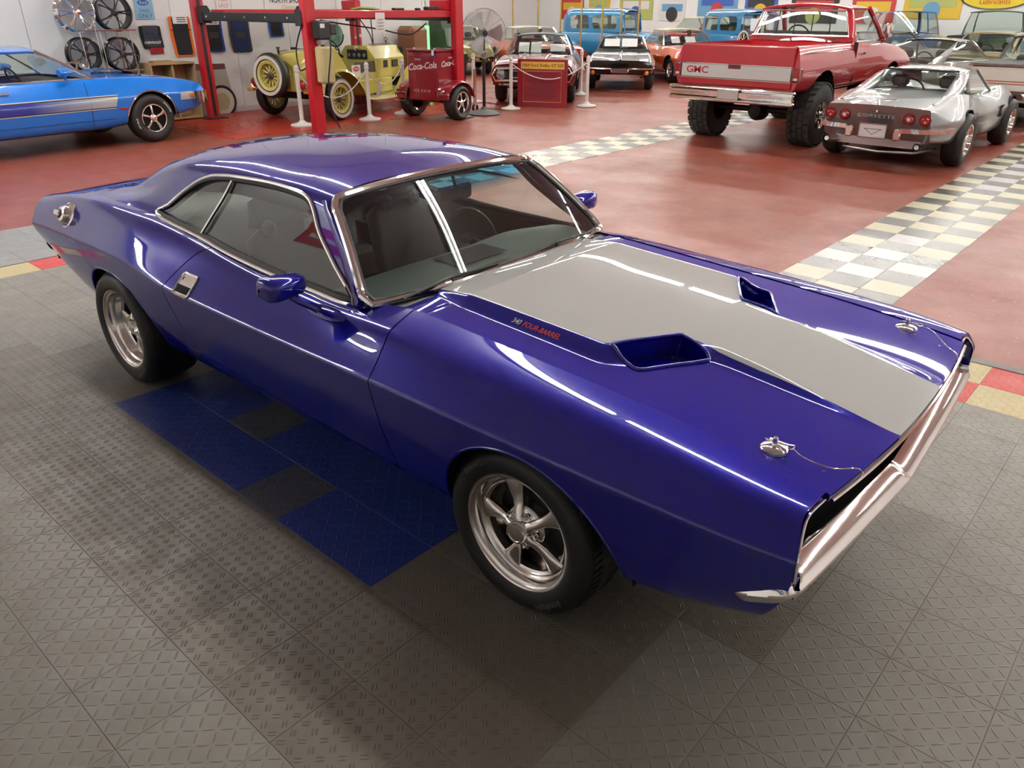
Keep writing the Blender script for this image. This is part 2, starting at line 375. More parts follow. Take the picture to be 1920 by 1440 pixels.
# ================================================================== interlocking floor tiles
TS = .30634
def tile_mat(name, col, double=False, rough=.42, relief=1.0, stain=.5):
    m, t, p = nt(name); tc = nd(t, 'ShaderNodeTexCoord'); sx = nd(t, 'ShaderNodeSeparateXYZ'); lnk(t, tc.outputs['Object'], sx.inputs[0])
    pit = TS/8 if not double else TS/7
    X = mth(t, 'DIVIDE', sx.outputs[0], pit); Y = mth(t, 'DIVIDE', sx.outputs[1], pit)
    par = mth(t, 'FLOORED_MODULO', mth(t, 'ADD', mth(t, 'FLOOR', X), mth(t, 'FLOOR', Y)), 2.0)
    u = mth(t, 'SUBTRACT', mth(t, 'FRACT', X), .5); v = mth(t, 'SUBTRACT', mth(t, 'FRACT', Y), .5)
    a = mth(t, 'MULTIPLY', mth(t, 'ADD', u, v), .7071); b = mth(t, 'MULTIPLY', mth(t, 'SUBTRACT', u, v), .7071)
    al = nd(t, 'ShaderNodeMix', data_type='FLOAT'); lnk(t, par, al.inputs[0]); lnk(t, a, al.inputs[2]); lnk(t, b, al.inputs[3])
    ac = nd(t, 'ShaderNodeMix', data_type='FLOAT'); lnk(t, par, ac.inputs[0]); lnk(t, b, ac.inputs[2]); lnk(t, a, ac.inputs[3])
    acr = ac.outputs[0]; L, Wd = (.56, .095)
    if double: acr = mth(t, 'SUBTRACT', mth(t, 'ABSOLUTE', acr), .13); L, Wd = .34, .075
    e = mth(t, 'ADD', mth(t, 'POWER', mth(t, 'DIVIDE', al.outputs[0], L), 2.0), mth(t, 'POWER', mth(t, 'DIVIDE', acr, Wd), 2.0))
    h = nd(t, 'ShaderNodeMapRange', interpolation_type='SMOOTHSTEP', i_1=1.0, i_2=.1); lnk(t, e, h.inputs[0])
    bu = nd(t, 'ShaderNodeBump', i_Strength=1.0*relief, i_Distance=.0035); lnk(t, h.outputs[0], bu.inputs['Height']); lnk(t, bu.outputs[0], p.inputs['Normal'])
    g = nd(t, 'ShaderNodeNewGeometry'); n1 = nd(t, 'ShaderNodeTexNoise', i_Scale=1.5, i_Detail=6.0, i_Roughness=.68); lnk(t, g.outputs['Position'], n1.inputs['Vector'])
    n2 = nd(t, 'ShaderNodeTexNoise', i_Scale=7.0, i_Detail=5.0, i_Roughness=.7); lnk(t, g.outputs['Position'], n2.inputs['Vector'])
    oi = nd(t, 'ShaderNodeObjectInfo'); br = mth(t, 'MULTIPLY_ADD', oi.outputs['Random'], .12, .94)
    mx = nd(t, 'ShaderNodeMix', data_type='RGBA'); mx.inputs[6].default_value = (*col, 1); mx.inputs[7].default_value = (col[0]*.72+.03, col[1]*.66+.022, col[2]*.58+.012, 1)
    f = nd(t, 'ShaderNodeMapRange', i_1=.40, i_2=.72, i_3=0.0, i_4=stain); lnk(t, mth(t, 'MULTIPLY_ADD', n2.outputs['Fac'], .4, mth(t, 'MULTIPLY', n1.outputs['Fac'], .6)), f.inputs[0]); lnk(t, f.outputs[0], mx.inputs[0])
    hs = nd(t, 'ShaderNodeHueSaturation'); lnk(t, mx.outputs[2], hs.inputs['Color']); lnk(t, br, hs.inputs['Value']); lnk(t, hs.outputs[0], p.inputs['Base Color'])
    r = nd(t, 'ShaderNodeMapRange', i_1=.3, i_2=.7, i_3=rough-.08, i_4=rough+.16); lnk(t, n2.outputs['Fac'], r.inputs[0]); lnk(t, r.outputs[0], p.inputs['Roughness'])
    return m
TILEM = {'grey': tile_mat('grey_tile', (.27, .255, .225)), 'coarse': tile_mat('grey_coarse_tile', (.21, .185, .15), True), 'blue': tile_mat('blue_tile', (.022, .05, .30)), 'greyblue': tile_mat('worn_blue_tile', (.085, .095, .13)),
         'cream': tile_mat('cream_tile', (.62, .52, .27), stain=.25), 'red': tile_mat('red_tile', (.62, .045, .04), stain=.25), 'plain': tile_mat('plain_grey_tile', (.30, .31, .31), relief=.05)}
def proj2(x, y, z=0):
    d = Vector((x, y, z))-CAMPOS; q = (d.dot(_R2), -d.dot(_U2), d.dot(_F))
    return (960+FPX*q[0]/q[2], 720+FPX*q[1]/q[2], q[2]) if q[2] > .1 else (9e9, 9e9, q[2])
def seen(x, y, mrg=60):
    u, v, d = proj2(x, y); return d > 0 and -mrg < u < 1920+mrg and -mrg < v < 1440+mrg
def lay_tiles():
    def tb(s, nm):
        e = .0006; c = .0009; return B().box(e, s-e, e, s-e, -.006, 0, c)
    meshes = {}; items = []
    for i in range(-17, 14):
        for j in range(-8, 12):
            k = 'grey'
            if -17 <= i < -16: k = 'cream' if (j % 2) == 1 else 'red'
            elif j >= 10: k = 'cream' if (i+j) % 2 == 0 else 'red'
            elif -7 <= i < 0 and 0 <= j < 3: k = 'blue'
            elif (-12 <= i < 3 and -2 <= j < 2 and not (i < -10 and j >= 0) and not (i < -11)) or (-9 <= i < 4 and 2 <= j < 6): k = 'coarse'
            if k == 'blue' and (i, j) in ((-3, 0), (-5, 1), (-2, 2)): k = 'greyblue'
            items.append((i*TS, j*TS, TS, k))
    for i in range(-21, -17):                                                      # smooth grey strip behind the border
        for j in range(-8, 12): items.append((i*TS-.02, j*TS, TS, 'plain'))
    near = sorted([t for t in items if seen(t[0]+.15, t[1]+.15)], key=lambda t: (Vector((t[0], t[1], 0))-CAMPOS).length)
    head, tail = near[:300], near[300:]
    for x, y, s, k in head:
        if k not in meshes:
            o = tb(s, k).obj('floor_tile', TILEM[k], FLOOR, smooth=False); meshes[k] = o.data
        else: o = link(bpy.data.objects.new('floor_tile', meshes[k]), FLOOR)
        o.location = (x, y, 0)
    for k in TILEM:
        T = [t for t in tail if t[3] == k]
        T += [t for t in items if t not in near and t[3] == k]
        if not T: continue
        b = B()
        for x, y, s, _ in T: b.box(x+.0006, x+s-.0006, y+.0006, y+s-.0006, -.006, 0)
        o = b.obj('far_floor_tiles', TILEM[k], FLOOR, smooth=False); o['kind'] = 'stuff'
    # chequered strips
    CH = {'dark': mat('checker_dark', (.105, .105, .098), .22, noise=.3, nscale=6), 'cream': mat('checker_cream', (.66, .62, .45), .28, noise=.08, nscale=5), 'white': mat('checker_white', (.66, .66, .68), .25, noise=.06, nscale=5)}
    ms = {}
    for x0, y0, y1, seed in ((-.49, 4.29, 16.5, 3), (-5.67, 4.0, 16.5, 5)):
        r = random.Random(seed); row = 0; y = y0
        while y < y1:
            for c in range(3):
                k = 'dark' if (row+c) % 2 == 0 else (('white' if row in (2, 3, 4, 6) or (c == 1 and row > 7 and r.random() < .6) or (c == 2 and r.random() < .5) else 'cream') if seed == 3 else ('white' if r.random() < .12 else 'cream'))
                if k not in ms:
                    o = B().box(.001, .304, .001, .304, -.006, -.002, .0012).obj('checker_tile', CH[k], FLOOR, smooth=False); ms[k] = o.data
                else: o = link(bpy.data.objects.new('checker_tile', ms[k]), FLOOR)
                o.location = (x0+c*.3055+r.uniform(-.002, .002), y+r.uniform(-.002, .002), 0)
            y += .305; row += 1
    b = B().box(-16*TS, 4.2, 12*TS, 12*TS+.075, -.006, .004, .002); b.obj('edge_ramp', mat('ramp_grey', (.16, .15, .14), .5), FLOOR, smooth=False)
lay_tiles()
# ================================================================== the blue coupe
CAR_O = (0.447, 1.142, 0.0); CAR_YAW = math.radians(0.73)
PAINTC = (0.003, 0.004, 0.31, 1)
def blue_paint():
    m, t, p = nt('candy_blue_paint')
    p.inputs['Base Color'].default_value = PAINTC; p.inputs['Metallic'].default_value = 0.25; p.inputs['Specular IOR Level'].default_value = 0.0; p.inputs['Roughness'].default_value = 0.3
    p.inputs['Coat Weight'].default_value = 1.0; p.inputs['Coat Roughness'].default_value = 0.012; p.inputs['Coat IOR'].default_value = 1.8
    tc = nd(t, 'ShaderNodeTexCoord'); vo = nd(t, 'ShaderNodeTexNoise', i_Scale=900.0, i_Detail=1.0); lnk(t, tc.outputs['Object'], vo.inputs['Vector'])
    b = nd(t, 'ShaderNodeBump', i_Strength=0.10, i_Distance=0.001); lnk(t, vo.outputs['Fac'], b.inputs['Height']); lnk(t, b.outputs[0], p.inputs['Normal'])
    return m
BLUE = blue_paint()
def hood_paint():
    """blue with the broad silver-white centre band; the band edge follows the bulge: |y| < w(x)"""
    m, t, p = nt('striped_hood_paint')
    p.inputs['Roughness'].default_value = 0.3; p.inputs['Specular IOR Level'].default_value = 0.0
    p.inputs['Coat Weight'].default_value = 1.0; p.inputs['Coat Roughness'].default_value = 0.012; p.inputs['Coat IOR'].default_value = 1.8
    tc = nd(t, 'ShaderNodeTexCoord'); sx = nd(t, 'ShaderNodeSeparateXYZ'); lnk(t, tc.outputs['Object'], sx.inputs[0])
    X = mth(t, 'MULTIPLY_ADD', sx.outputs[0], 0.5, 0.5)
    cu = nd(t, 'ShaderNodeFloatCurve'); cm = cu.mapping; c = cm.curves[0]
    pts = STRIPE
    for i, (x, w) in enumerate(pts):
        px, py = x*0.5+0.5, w
        if i < 2: c.points[i].location = (px, py)
        else: c.points.new(px, py)
    for q in c.points: q.handle_type = 'VECTOR'
    cm.update(); lnk(t, X, cu.inputs['Value'])
    ay = mth(t, 'ABSOLUTE', sx.outputs[1]); d = mth(t, 'SUBTRACT', cu.outputs[0], ay); f = nd(t, 'ShaderNodeMapRange', i_1=-0.0008, i_2=0.0008); lnk(t, d, f.inputs[0])
    mx = nd(t, 'ShaderNodeMix', data_type='RGBA'); lnk(t, f.outputs[0], mx.inputs[0]); mx.inputs[6].default_value = PAINTC; mx.inputs[7].default_value = (0.68, 0.71, 0.70, 1)
    lnk(t, mx.outputs[2], p.inputs['Base Color']); lnk(t, mth(t, 'MULTIPLY_ADD', f.outputs[0], -0.25, 0.25), p.inputs['Metallic'])
    return m
# band half-width along x (car frame)
STRIPE = [(-1.0, 0.475), (-0.60, 0.485), (0.050, 0.470), (0.085, 0.445), (0.205, 0.235), (0.26, 0.225), (0.50, 0.235), (1.0, 0.214)]

def screen_glass():
    m = GLASSM.copy(); m.name = 'windscreen_glass'; t = m.node_tree; tr = [n for n in t.nodes if n.type == 'BSDF_TRANSPARENT'][0]
    tc = nd(t, 'ShaderNodeTexCoord'); sx = nd(t, 'ShaderNodeSeparateXYZ'); lnk(t, tc.outputs['Object'], sx.inputs[0]); f = nd(t, 'ShaderNodeMapRange', i_1=1.155, i_2=1.19); lnk(t, sx.outputs[2], f.inputs[0])
    mx = nd(t, 'ShaderNodeMix', data_type='RGBA'); mx.inputs[6].default_value = tr.inputs[0].default_value[:]; mx.inputs[7].default_value = (.10, .38, .62, 1); lnk(t, f.outputs[0], mx.inputs[0]); lnk(t, mx.outputs[2], tr.inputs[0]); return m
def build_challenger():
    T = thing('muscle_car', 'glossy deep blue two-door muscle car with broad silver-white hood stripe, in front', 'car', CAR_O, CAR_YAW)
    # ---- lower body: rows from underside to hood seam
    R = [
     [(-3.9, .45, .42), (-3.2, .5, .28), (-2.5, .55, .22), (0, .55, .22), (.9, .5, .36)],
     [(-3.93, .72, .475), (-3.5, .765, .36), (-3.1, .80, .295), (-2.6, .805, .245), (-1.9, .79, .225), (-.6, .80, .225), (0, .82, .24), (.6, .82, .335), (.95, .79, .44)],
     [(-3.93, .80, .535), (-3.4, .85, .43), (-2.8, .875, .37), (-1.9, .86, .355), (-.6, .868, .355), (0, .885, .37), (.5, .89, .41), (.75, .87, .46), (.95, .83, .51)],
     [(-3.93, .845, .63), (-3.4, .895, .60), (-2.7, .93, .585), (-1.9, .915, .545), (-.6, .92, .545), (.2, .93, .56), (.6, .92, .575), (.8, .90, .585), (.95, .855, .60)],
     [(-3.93, .862, .682), (-3.5, .89, .715), (-3.1, .917, .738), (-2.6, .936, .75), (-2.3, .944, .728), (-2.06, .946, .704), (-1.2, .948, .704), (0, .946, .704), (.5, .938, .704), (.75, .92, .695), (.95, .868, .672)],
     [(-3.93, .864, .70), (-3.5, .89, .731), (-3.1, .917, .754), (-2.6, .936, .766), (-2.3, .944, .745), (-2.06, .947, .718), (-1.2, .95, .718), (0, .948, .718), (.5, .94, .718), (.75, .922, .709), (.95, .870, .686)],
     [(-3.93, .860, .712), (-3.5, .884, .744), (-3.1, .909, .768), (-2.6, .927, .780), (-2.3, .934, .757), (-2.06, .938, .729), (-1.2, .941, .729), (0, .94, .729), (.5, .932, .729), (.75, .914, .72), (.95, .863, .697)],
     [(-3.93, .835, .772), (-3.5, .84, .825), (-3.1, .85, .855), (-2.6, .865, .865), (-2.3, .868, .835), (-2.06, .87, .80), (-1.2, .875, .785), (-.5, .885, .795), (0, .89, .785), (.5, .885, .77), (.75, .872, .752), (.95, .84, .722)],
     [(-3.93, .80, .822), (-3.5, .80, .885), (-3.1, .81, .915), (-2.6, .82, .925), (-2.3, .822, .895), (-2.06, .822, .862), (-1.6, .825, .836), (-1.2, .83, .834), (-.7, .845, .85), (-.3, .845, .84), (0, .845, .832), (.5, .842, .806), (.75, .838, .785), (.95, .815, .750)],
     [(-3.93, .765, .846), (-3.5, .77, .915), (-3.1, .775, .944), (-2.6, .78, .952), (-2.3, .783, .93), (-2.06, .785, .903), (-1.8, .79, .877), (-1.5, .795, .858), (-1.2, .80, .853), (-.7, .82, .868), (-.3, .822, .853), (0, .82, .843), (.5, .82, .818), (.8, .812, .788), (.95, .79, .765)],
     [(-3.93, .74, .85), (-3.5, .745, .92), (-3.1, .745, .95), (-2.6, .745, .957), (-2.3, .752, .938), (-2.06, .758, .912), (-1.8, .768, .885), (-1.5, .775, .866), (-1.2, .778, .860), (-.7, .775, .880), (-.3, .775, .866), (0, .775, .854), (.5, .775, .826), (.8, .775, .797), (.95, .76, .778)],
     [(-3.93, .64, .853), (-3.5, .655, .925), (-3.1, .66, .954), (-2.6, .665, .963), (-2.06, .715, .916), (-1.5, .735, .868), (-.9, .72, .882), (-.7, .674, .899), (-.3, .670, .882), (0, .668, .866), (.5, .668, .833), (.8, .672, .80), (.95, .672, .776)],
    ]
    rows = [Row(r) for r in R]; n = len(rows); W = bsw(n, 5)
    xf = W@np.array([.70, .80, .875, .913, .916, .916, .914, .905, .895, .888, .888, .893])
    xt = W@np.array([-3.75, -3.86, -3.90, -3.925, -3.935, -3.94, -3.94, -3.935, -3.93, -3.925, -3.92, -3.91])
    xdf = W@np.array([-.62, -.60, -.60, -.61, -.615, -.615, -.615, -.618, -.622, -.63, -.64, -.66])
    xdr = W@np.array([-1.93, -1.95, -2.00, -2.09, -2.115, -2.115, -2.11, -2.07, -2.02, -1.97, -1.95, -1.94])
    def seg(a, b, k):
        t = np.linspace(0, 1, k+1); return a[:, None]+(b-a)[:, None]*t[None]
    def tri(V, F, name, cuts, m=BLUE, gap=0.0022, depth=0.02, lip=None):
        for poly in cuts: V, F, _ = trim(V, F, poly)
        Vp, Fp = panel(V, F, gap, depth); Vm, Fm = mirror(Vp, Fp)
        return mk(name, Vm, Fm, m, T, sharp=35), mk(name, Vp, Fp, m, T, sharp=35)
    ang = np.linspace(0, PI, 40)
    archF = [(.065+.388*math.cos(a), .295+.388*math.sin(a)) for a in ang]+[(-.33, .05), (.46, .05)]
    archR = [(-2.775+.385*np.sign(math.cos(a))*abs(math.cos(a))**.86, .27+.388*abs(math.sin(a))**.86) for a in ang]+[(-3.16, .05), (-2.39, .05)]
    nv = len(W)
    for nm, a, b, k, cuts in (('front_fender', xdf, xf, 62, [archF]), ('door', xdr, xdf, 50, []), ('rear_quarter', xt, xdr, 74, [archR])):
        G = loft(rows, W, seg(a, b, k)); V = G.reshape(-1, 3); F = gridfaces(nv, k+1)
        F = [f[::-1] for f in F]
        tri(V, F, nm, cuts)
    def side_y(x, z):
        """body half-width at (x, z) below the shoulder"""
        g = loft(rows, W, np.full((nv, 1), x))[:, 0]; k = int(g[:, 1].argmax()); up = g[:k+14]
        i = np.searchsorted(g[:k+18, 2], z); i = min(max(i, 1), nv-1); f = (z-g[i-1, 2])/(g[i, 2]-g[i-1, 2]+1e-9); return g[i-1, 1]+f*(g[i, 1]-g[i-1, 1])
    # arch lips
    for poly in (archF, archR):
        pts = [(x, side_y(x, z)-.004, z) for x, z in poly[1:39] if z > .27]
        for s in (-1, 1): B().tube([(x, s*y, z) for x, y, z in pts], .007, 6).obj('arch_lip', BLUE, T)
    # wheel wells and floor pan
    b = B()
    for cx, cz, r in ((.065, .30, .40), (-2.775, .30, .40)):
        for s in (-1, 1): b.lathe([(r, s*.55), (r, s*.86)], 24, 'y', (cx, 0, cz), a0=.12, a1=PI-.12)
        for s in (-1, 1): b.box(cx-.42, cx+.42, min(s*.50, s*.55), max(s*.50, s*.55), .22, .70)
    b.box(-3.6, -3.2, -.7, .7, .36, .42); b.box(-2.4, -.34, -.74, .74, .225, .27); b.box(-3.2, .45, -.50, .50, .23, .30); b.box(.45, .80, -.72, .72, .36, .42)
    b.box(-3.4, .35, -.12, .12, .19, .24)
    b.obj('underbody', DARK, T, smooth=False)
    # ---- hood: height field with bulge and two scoops
    def sstep(e0, e1, v): t = np.clip((v-e0)/(e1-e0), 0, 1); return t*t*(3-2*t)
    seam = rows[-1]
    def hood_z(x, y):
        ys, zs = seam(np.clip(x, -.72, .93)); ay = np.abs(y)
        crown = .012*(1-(ay/ys)**2)*sstep(.95, .3, x)
        z = zs+crown-.0035
        # bulge: foot and top edge as half-widths along x, tapering out in front
        wt = np.interp(x, [-.75, -.56, .05, .10, .235, .30, .55, .82, 1], [.475, .475, .472, .445, .205, .20, .215, .22, .22])
        wf = np.interp(x, [-.75, -.62, -.56, .08, .20, .345, .40, .6, .82, 1], [.52, .53, .540, .548, .505, .275, .268, .268, .262, .25])
        s = sstep(0, 1, np.clip((wf-ay)/(wf-wt+1e-6), 0, 1))
        h = np.interp(x, [-.75, -.66, -.55, .2, .5, .82, .9], [.012, .022, .034, .036, .026, .004, 0])
        # centre part of the bulge
        hb = h*s
        # scoop: pit inside the quadrilateral (rear-outer, rear-inner, front-inner, front-outer)
        return z+hb
    QD = [(.078, .452), (.140, .335), (.197, .240), (.225, .234), (.300, .250), (.332, .268), (.325, .290), (.262, .395), (.215, .478), (.195, .494), (.165, .490), (.095, .470)]
    QD = [tuple(p) for p in bez(QD, 4, True)]
    xs = np.concatenate([np.linspace(-.715, .0, 60)[:-1], np.linspace(.0, .40, 64)[:-1], np.linspace(.40, .90, 46)])
    tt = np.linspace(-1, 1, 161); tt = np.sign(tt)*np.abs(tt)**1.0
    P = []
    for x in xs:
        ys = seam(x)[0]-.003; row = []
        xx = x+(.042*(1-tt**2)+.004)*sstep(.45, .90, np.full_like(tt, x))  # nose bows forward in the middle
        xx = xx+(-.012*(1-tt**2))*sstep(-.4, -.715, np.full_like(tt, x))
        y = tt*ys; z = hood_z(xx, y); P.append(np.stack([xx, y, z], -1))
    P = np.array(P)
    V, F = P.reshape(-1, 3), [f[::-1] for f in gridfaces(*P.shape[:2])]
    for q in (1, -1): V, F, _ = trim(V, F, [(a, q*b_) for a, b_ in QD], ax=(0, 1), maxmove=.012)
    V, F = panel(V, F, .0018, .022)
    hood = mk('hood', V, F, hood_paint(), T, sharp=60)
    tag(hood, 'hood with wide silver-white band, raised bulge and two scoops')
    hz = lambda x, y: float(hood_z(np.array([x]), np.array([y]))[0])
    for q in (1, -1):
        loop = [(a, q*b_, hz(a, q*b_)+.002) for a, b_ in QD]; cx, cy = .205, .365
        sc = B().tube(loop, .0065, 8, closed=True).obj('hood_scoop', BLUE, T, sharp=180)
        R0 = np.array(loop); R1 = R0+np.array([0, 0, -.02]); R2 = np.array([(a*.97+.03*cx-.012, q*(b_*.97+.03*cy), .835-.03*((.33-a)/.25)) for a, b_ in QD])
        b = B().grid([R0, R1, R2], closev=True); n0 = len(b.V)-len(R2); b.F.append(tuple(range(n0, n0+len(R2)))); b.M.append(0); b.obj('scoop_throat', BLUE, sc, sharp=30)
    # nose trim under the hood edge
    ed = P[-1]; B().tube([(p[0]+.004, p[1], p[2]-.014) for p in ed[::4]], .006, 6).obj('hood_edge_trim', CHROME, T)
    # pins with lanyards
    pin = B()
    for s in (-1, 1):
        x, y = .712, s*.594; z = hz(x, y)+.004; bb = B().lathe([(0, .010), (.012, .0105), (.033, .006), (.038, .001), (.038, -.006)], 28, 'z', (x, y, z)).lathe([(.0075, .0), (.0075, .032), (.004, .036), (0, .036)], 12, 'z', (x, y, z))
        o = bb.obj('hood_pin', CHROME, T)
        B().tube(bez([(x-.03, y+.004, z+.018), (x+.03, y-.002, z+.02), (x+.048, y-.012, z+.02), (x+.05, y+.012, z+.02), (x+.03, y+.006, z+.02), (x-.02, y+.012, z+.018)], 5), .0022, 6).obj('pin_clip', CHROME, o)
        B().tube(bez([(x+.05, y, z+.018), (x+.09, y+s*.006, z+.006), (x+.15, y-s*.035, hz(x+.15, y)+.006), (x+.20, y-s*.085, hz(x+.2, y)+.010), (x+.213, y-s*.105, hz(x+.19, y)-.01)], 8), .0016, 6).obj('lanyard_wire', CHROME, o)
    # 340 FOUR-BARREL on the bulge flank
    for s in (-1, 1):
        for st, xc, mm in (('340', -.300, mat('decal_white', (.75, .75, .75), .4)), ('FOUR-BARREL', -.188, mat('decal_red', (.8, .10, .05), .4))):
            Vt, Ft = textmesh(st, .026, shear=.25, width=1.0, bold=.0004); Q = []
            for px, py, _ in Vt:
                x = xc-s*px*-1*(1 if s < 0 else -1)*1.0 if False else xc+(px if s < 0 else -px); d = py
                y = .513-d*.9; Q.append((x, s*y, hz(x, s*y)+.0012))
            mk('lettering', Q, Ft, mm, hood, smooth=False)
    # ---- greenhouse shell
    Gt = [
     [(-.70, .755, .878), (-.9, .758, .872), (-1.2, .758, .858), (-1.5, .755, .864), (-1.8, .752, .884), (-2.06, .748, .912), (-2.5, .735, .952), (-2.8, .735, .952), (-3.3, .735, .938)],
     [(-.70, .745, .91), (-.9, .745, .91), (-1.2, .742, .90), (-1.5, .74, .905), (-1.8, .735, .922), (-2.06, .728, .945), (-2.5, .712, .972), (-2.8, .704, .966), (-3.3, .69, .946)],
     [(-.70, .70, 1.03), (-1.2, .692, 1.045), (-1.9, .682, 1.05), (-2.3, .675, 1.045), (-2.6, .665, 1.03), (-2.85, .655, .99), (-3.1, .645, .96), (-3.3, .64, .95)],
     [(-.80, .655, 1.13), (-1.2, .646, 1.15), (-1.9, .640, 1.15), (-2.2, .635, 1.135), (-2.5, .625, 1.105), (-2.8, .61, 1.03), (-3.1, .60, .966), (-3.3, .595, .953)],
     [(-.95, .624, 1.19), (-1.2, .622, 1.207), (-1.5, .62, 1.222), (-1.9, .614, 1.218), (-2.15, .608, 1.205), (-2.5, .597, 1.165), (-2.7, .59, 1.115), (-2.9, .582, 1.05), (-3.1, .575, .983), (-3.3, .57, .955)],
     [(-.95, .58, 1.214), (-1.2, .58, 1.232), (-1.5, .578, 1.25), (-1.9, .572, 1.25), (-2.15, .567, 1.238), (-2.5, .557, 1.198), (-2.7, .55, 1.148), (-2.9, .545, 1.076), (-3.1, .54, .994), (-3.3, .535, .957)],
     [(-.95, .46, 1.240), (-1.2, .46, 1.258), (-1.5, .46, 1.277), (-1.9, .456, 1.279), (-2.2, .452, 1.264), (-2.5, .45, 1.232), (-2.7, .45, 1.186), (-2.9, .45, 1.115), (-3.1, .445, 1.022), (-3.3, .44, .958)],
     [(-.95, .24, 1.248), (-1.2, .24, 1.266), (-1.5, .24, 1.289), (-1.9, .24, 1.292), (-2.2, .24, 1.28), (-2.5, .24, 1.253), (-2.7, .24, 1.214), (-2.9, .24, 1.147), (-3.1, .24, 1.05), (-3.3, .24, .960)],
     [(-.95, 0, 1.25), (-1.2, 0, 1.268), (-1.5, 0, 1.292), (-1.9, 0, 1.296), (-2.2, 0, 1.285), (-2.5, 0, 1.26), (-2.7, 0, 1.222), (-2.9, 0, 1.156), (-3.1, 0, 1.058), (-3.3, 0, .961)],
    ]
    gr = [Row(r, .07) for r in Gt]; Wg = bsw(len(gr), 7)
    gxf = Wg@np.array([-.84, -.865, -.99, -1.10, -1.178, -1.19, -1.180, -1.165, -1.16]); gxt = Wg@np.array([-3.26]*len(gr))
    k = 124; G = loft(gr, Wg, seg(gxt, gxf, k)); V = G.reshape(-1, 3); F = [f[::-1] for f in gridfaces(len(Wg), k+1)]
    win = [(-.915, .880), (-1.17, .872), (-1.5, .878), (-1.81, .897), (-2.06, .925), (-2.50, .962), (-2.43, 1.015), (-2.33, 1.085), (-2.22, 1.145), (-2.13, 1.178), (-2.03, 1.198), (-1.88, 1.212), (-1.62, 1.222), (-1.42, 1.217), (-1.325, 1.202), (-1.27, 1.165), (-1.20, 1.09), (-1.07, .995)]
    wing = [tuple(p) for p in bez(win, 4, True)]
    V, F, Fg = trim(V, F, win, maxmove=.04)
    bl = [(-2.54, -1), (-2.54, .46), (-2.58, .50), (-3.06, .50), (-3.11, .46), (-3.11, -1)]
    V2, F2, Fb = trim(V, F, bl, ax=(0, 1), maxmove=.04)
    Vp, Fp = compact(V2, F2); Vm, Fm = mirror(Vp, Fp); bb = B().add(Vp, Fp).add(Vm, Fm)
    roof = bb.obj('roof', BLUE, T, sharp=50)
    # merge halves so that the shading runs over the centre line
    bm = bmesh.new(); bm.from_mesh(roof.data); bmesh.ops.remove_doubles(bm, verts=bm.verts[:], dist=.0006); bm.to_mesh(roof.data); bm.free(); roof.data.polygons.foreach_set('use_smooth', [True]*len(roof.data.polygons)); roof.data.set_sharp_from_angle(angle=math.radians(50))
    Vg, Fgg = compact(V, Fg); Vg = Vg-vnormals(Vg, Fgg)*.014
    for s in (-1, 1):
        q = (Vg, Fgg) if s > 0 else mirror(Vg, Fgg); mk('side_window', q[0], q[1], GLASSM, T, sharp=180)
    Vb, Fbb = compact(V2, Fb); Vb = Vb-vnormals(Vb, Fbb)*.012; Vbm = mirror(Vb, Fbb)
    B().add(Vb, Fbb).add(*Vbm).obj('rear_window', GLASSM, T, sharp=180)
    def shell(x, z):
        g = loft(gr, Wg, np.full((len(Wg), 1), x))[:, 0]; i = int(np.clip(np.searchsorted(g[:, 2], z), 1, len(g)-1)); f = (z-g[i-1, 2])/(g[i, 2]-g[i-1, 2]+1e-9); return g[i-1, 1]+np.clip(f, 0, 1)*(g[i, 1]-g[i-1, 1])
    for s in (-1, 1):
        loop = [(x, s*(shell(x, z)+.003), z) for x, z in wing]
        B().tube(loop, .0095, 8, closed=True).obj('window_trim', CHROME, T)
        inner = [(x*.985-.0255, s*(shell(x*.985-.0255, 1.045+(z-1.045)*.93)-.006), 1.045+(z-1.045)*.93) for x, z in wing]
        B().tube(inner, .014, 6, closed=True).obj('window_seal', TRIMBLACK, T)
        dv = [(-1.905, 1.205), (-1.95, 1.12), (-2.02, 1.02), (-2.075, .93)]
        B().tube(bez([(x, s*(shell(x, z)-.002), z) for x, z in dv], 5), .008, 6).obj('window_divider', CHROME, T)
    # ---- windscreen
    def ws(s, t):
        xb = -.728-.105*abs(s)**2.6; yb = .770*s; zb = .905-.018*abs(s)**2; xt_ = -1.163-.028*abs(s)**2.5; yt = .612*s; zt = 1.246-.034*abs(s)**2.4
        bu = .012*math.sin(PI*t); return np.array([xb+(xt_-xb)*t+bu*.62, yb+(yt-yb)*t, zb+(zt-zb)*t+bu*.78])
    P = [[ws(s, t) for s in np.linspace(-1, 1, 41)] for t in np.linspace(0, 1, 17)]
    B().grid(P).obj('windscreen', screen_glass(), T, sharp=180)
    def loopws(o):
        e = 1-o; c = .10
        L = [ws(-e, t) for t in np.linspace(c, 1-c, 16)]+[ws(-e+.05*a, 1-.10*(1-a)**2 if a < 1 else 1) for a in (.35, .7)]+[ws(s, 1) for s in np.linspace(-.9, .9, 30)]+[ws(e-.05*a, 1-.10*(1-a)**2) for a in (.7, .35)]+[ws(e, t) for t in np.linspace(1-c, c, 16)]+[ws(e-.05*a, .10*(1-a)**2) for a in (.35, .7)]+[ws(s, 0) for s in np.linspace(.9, -.9, 30)]+[ws(-e+.05*a, .10*(1-a)**2) for a in (.7, .35)]
        return np.array(L)
    L = loopws(0); B().tube(L+np.array([.004, 0, .005]), .0155, 8, closed=True).obj('windscreen_trim', CHROME, T)
    L2 = loopws(.0); cen = L2.mean(0); B().tube(cen+(L2-cen)*np.array([.955, .968, .955]), .012, 6, closed=True).obj('windscreen_seal', TRIMBLACK, T)
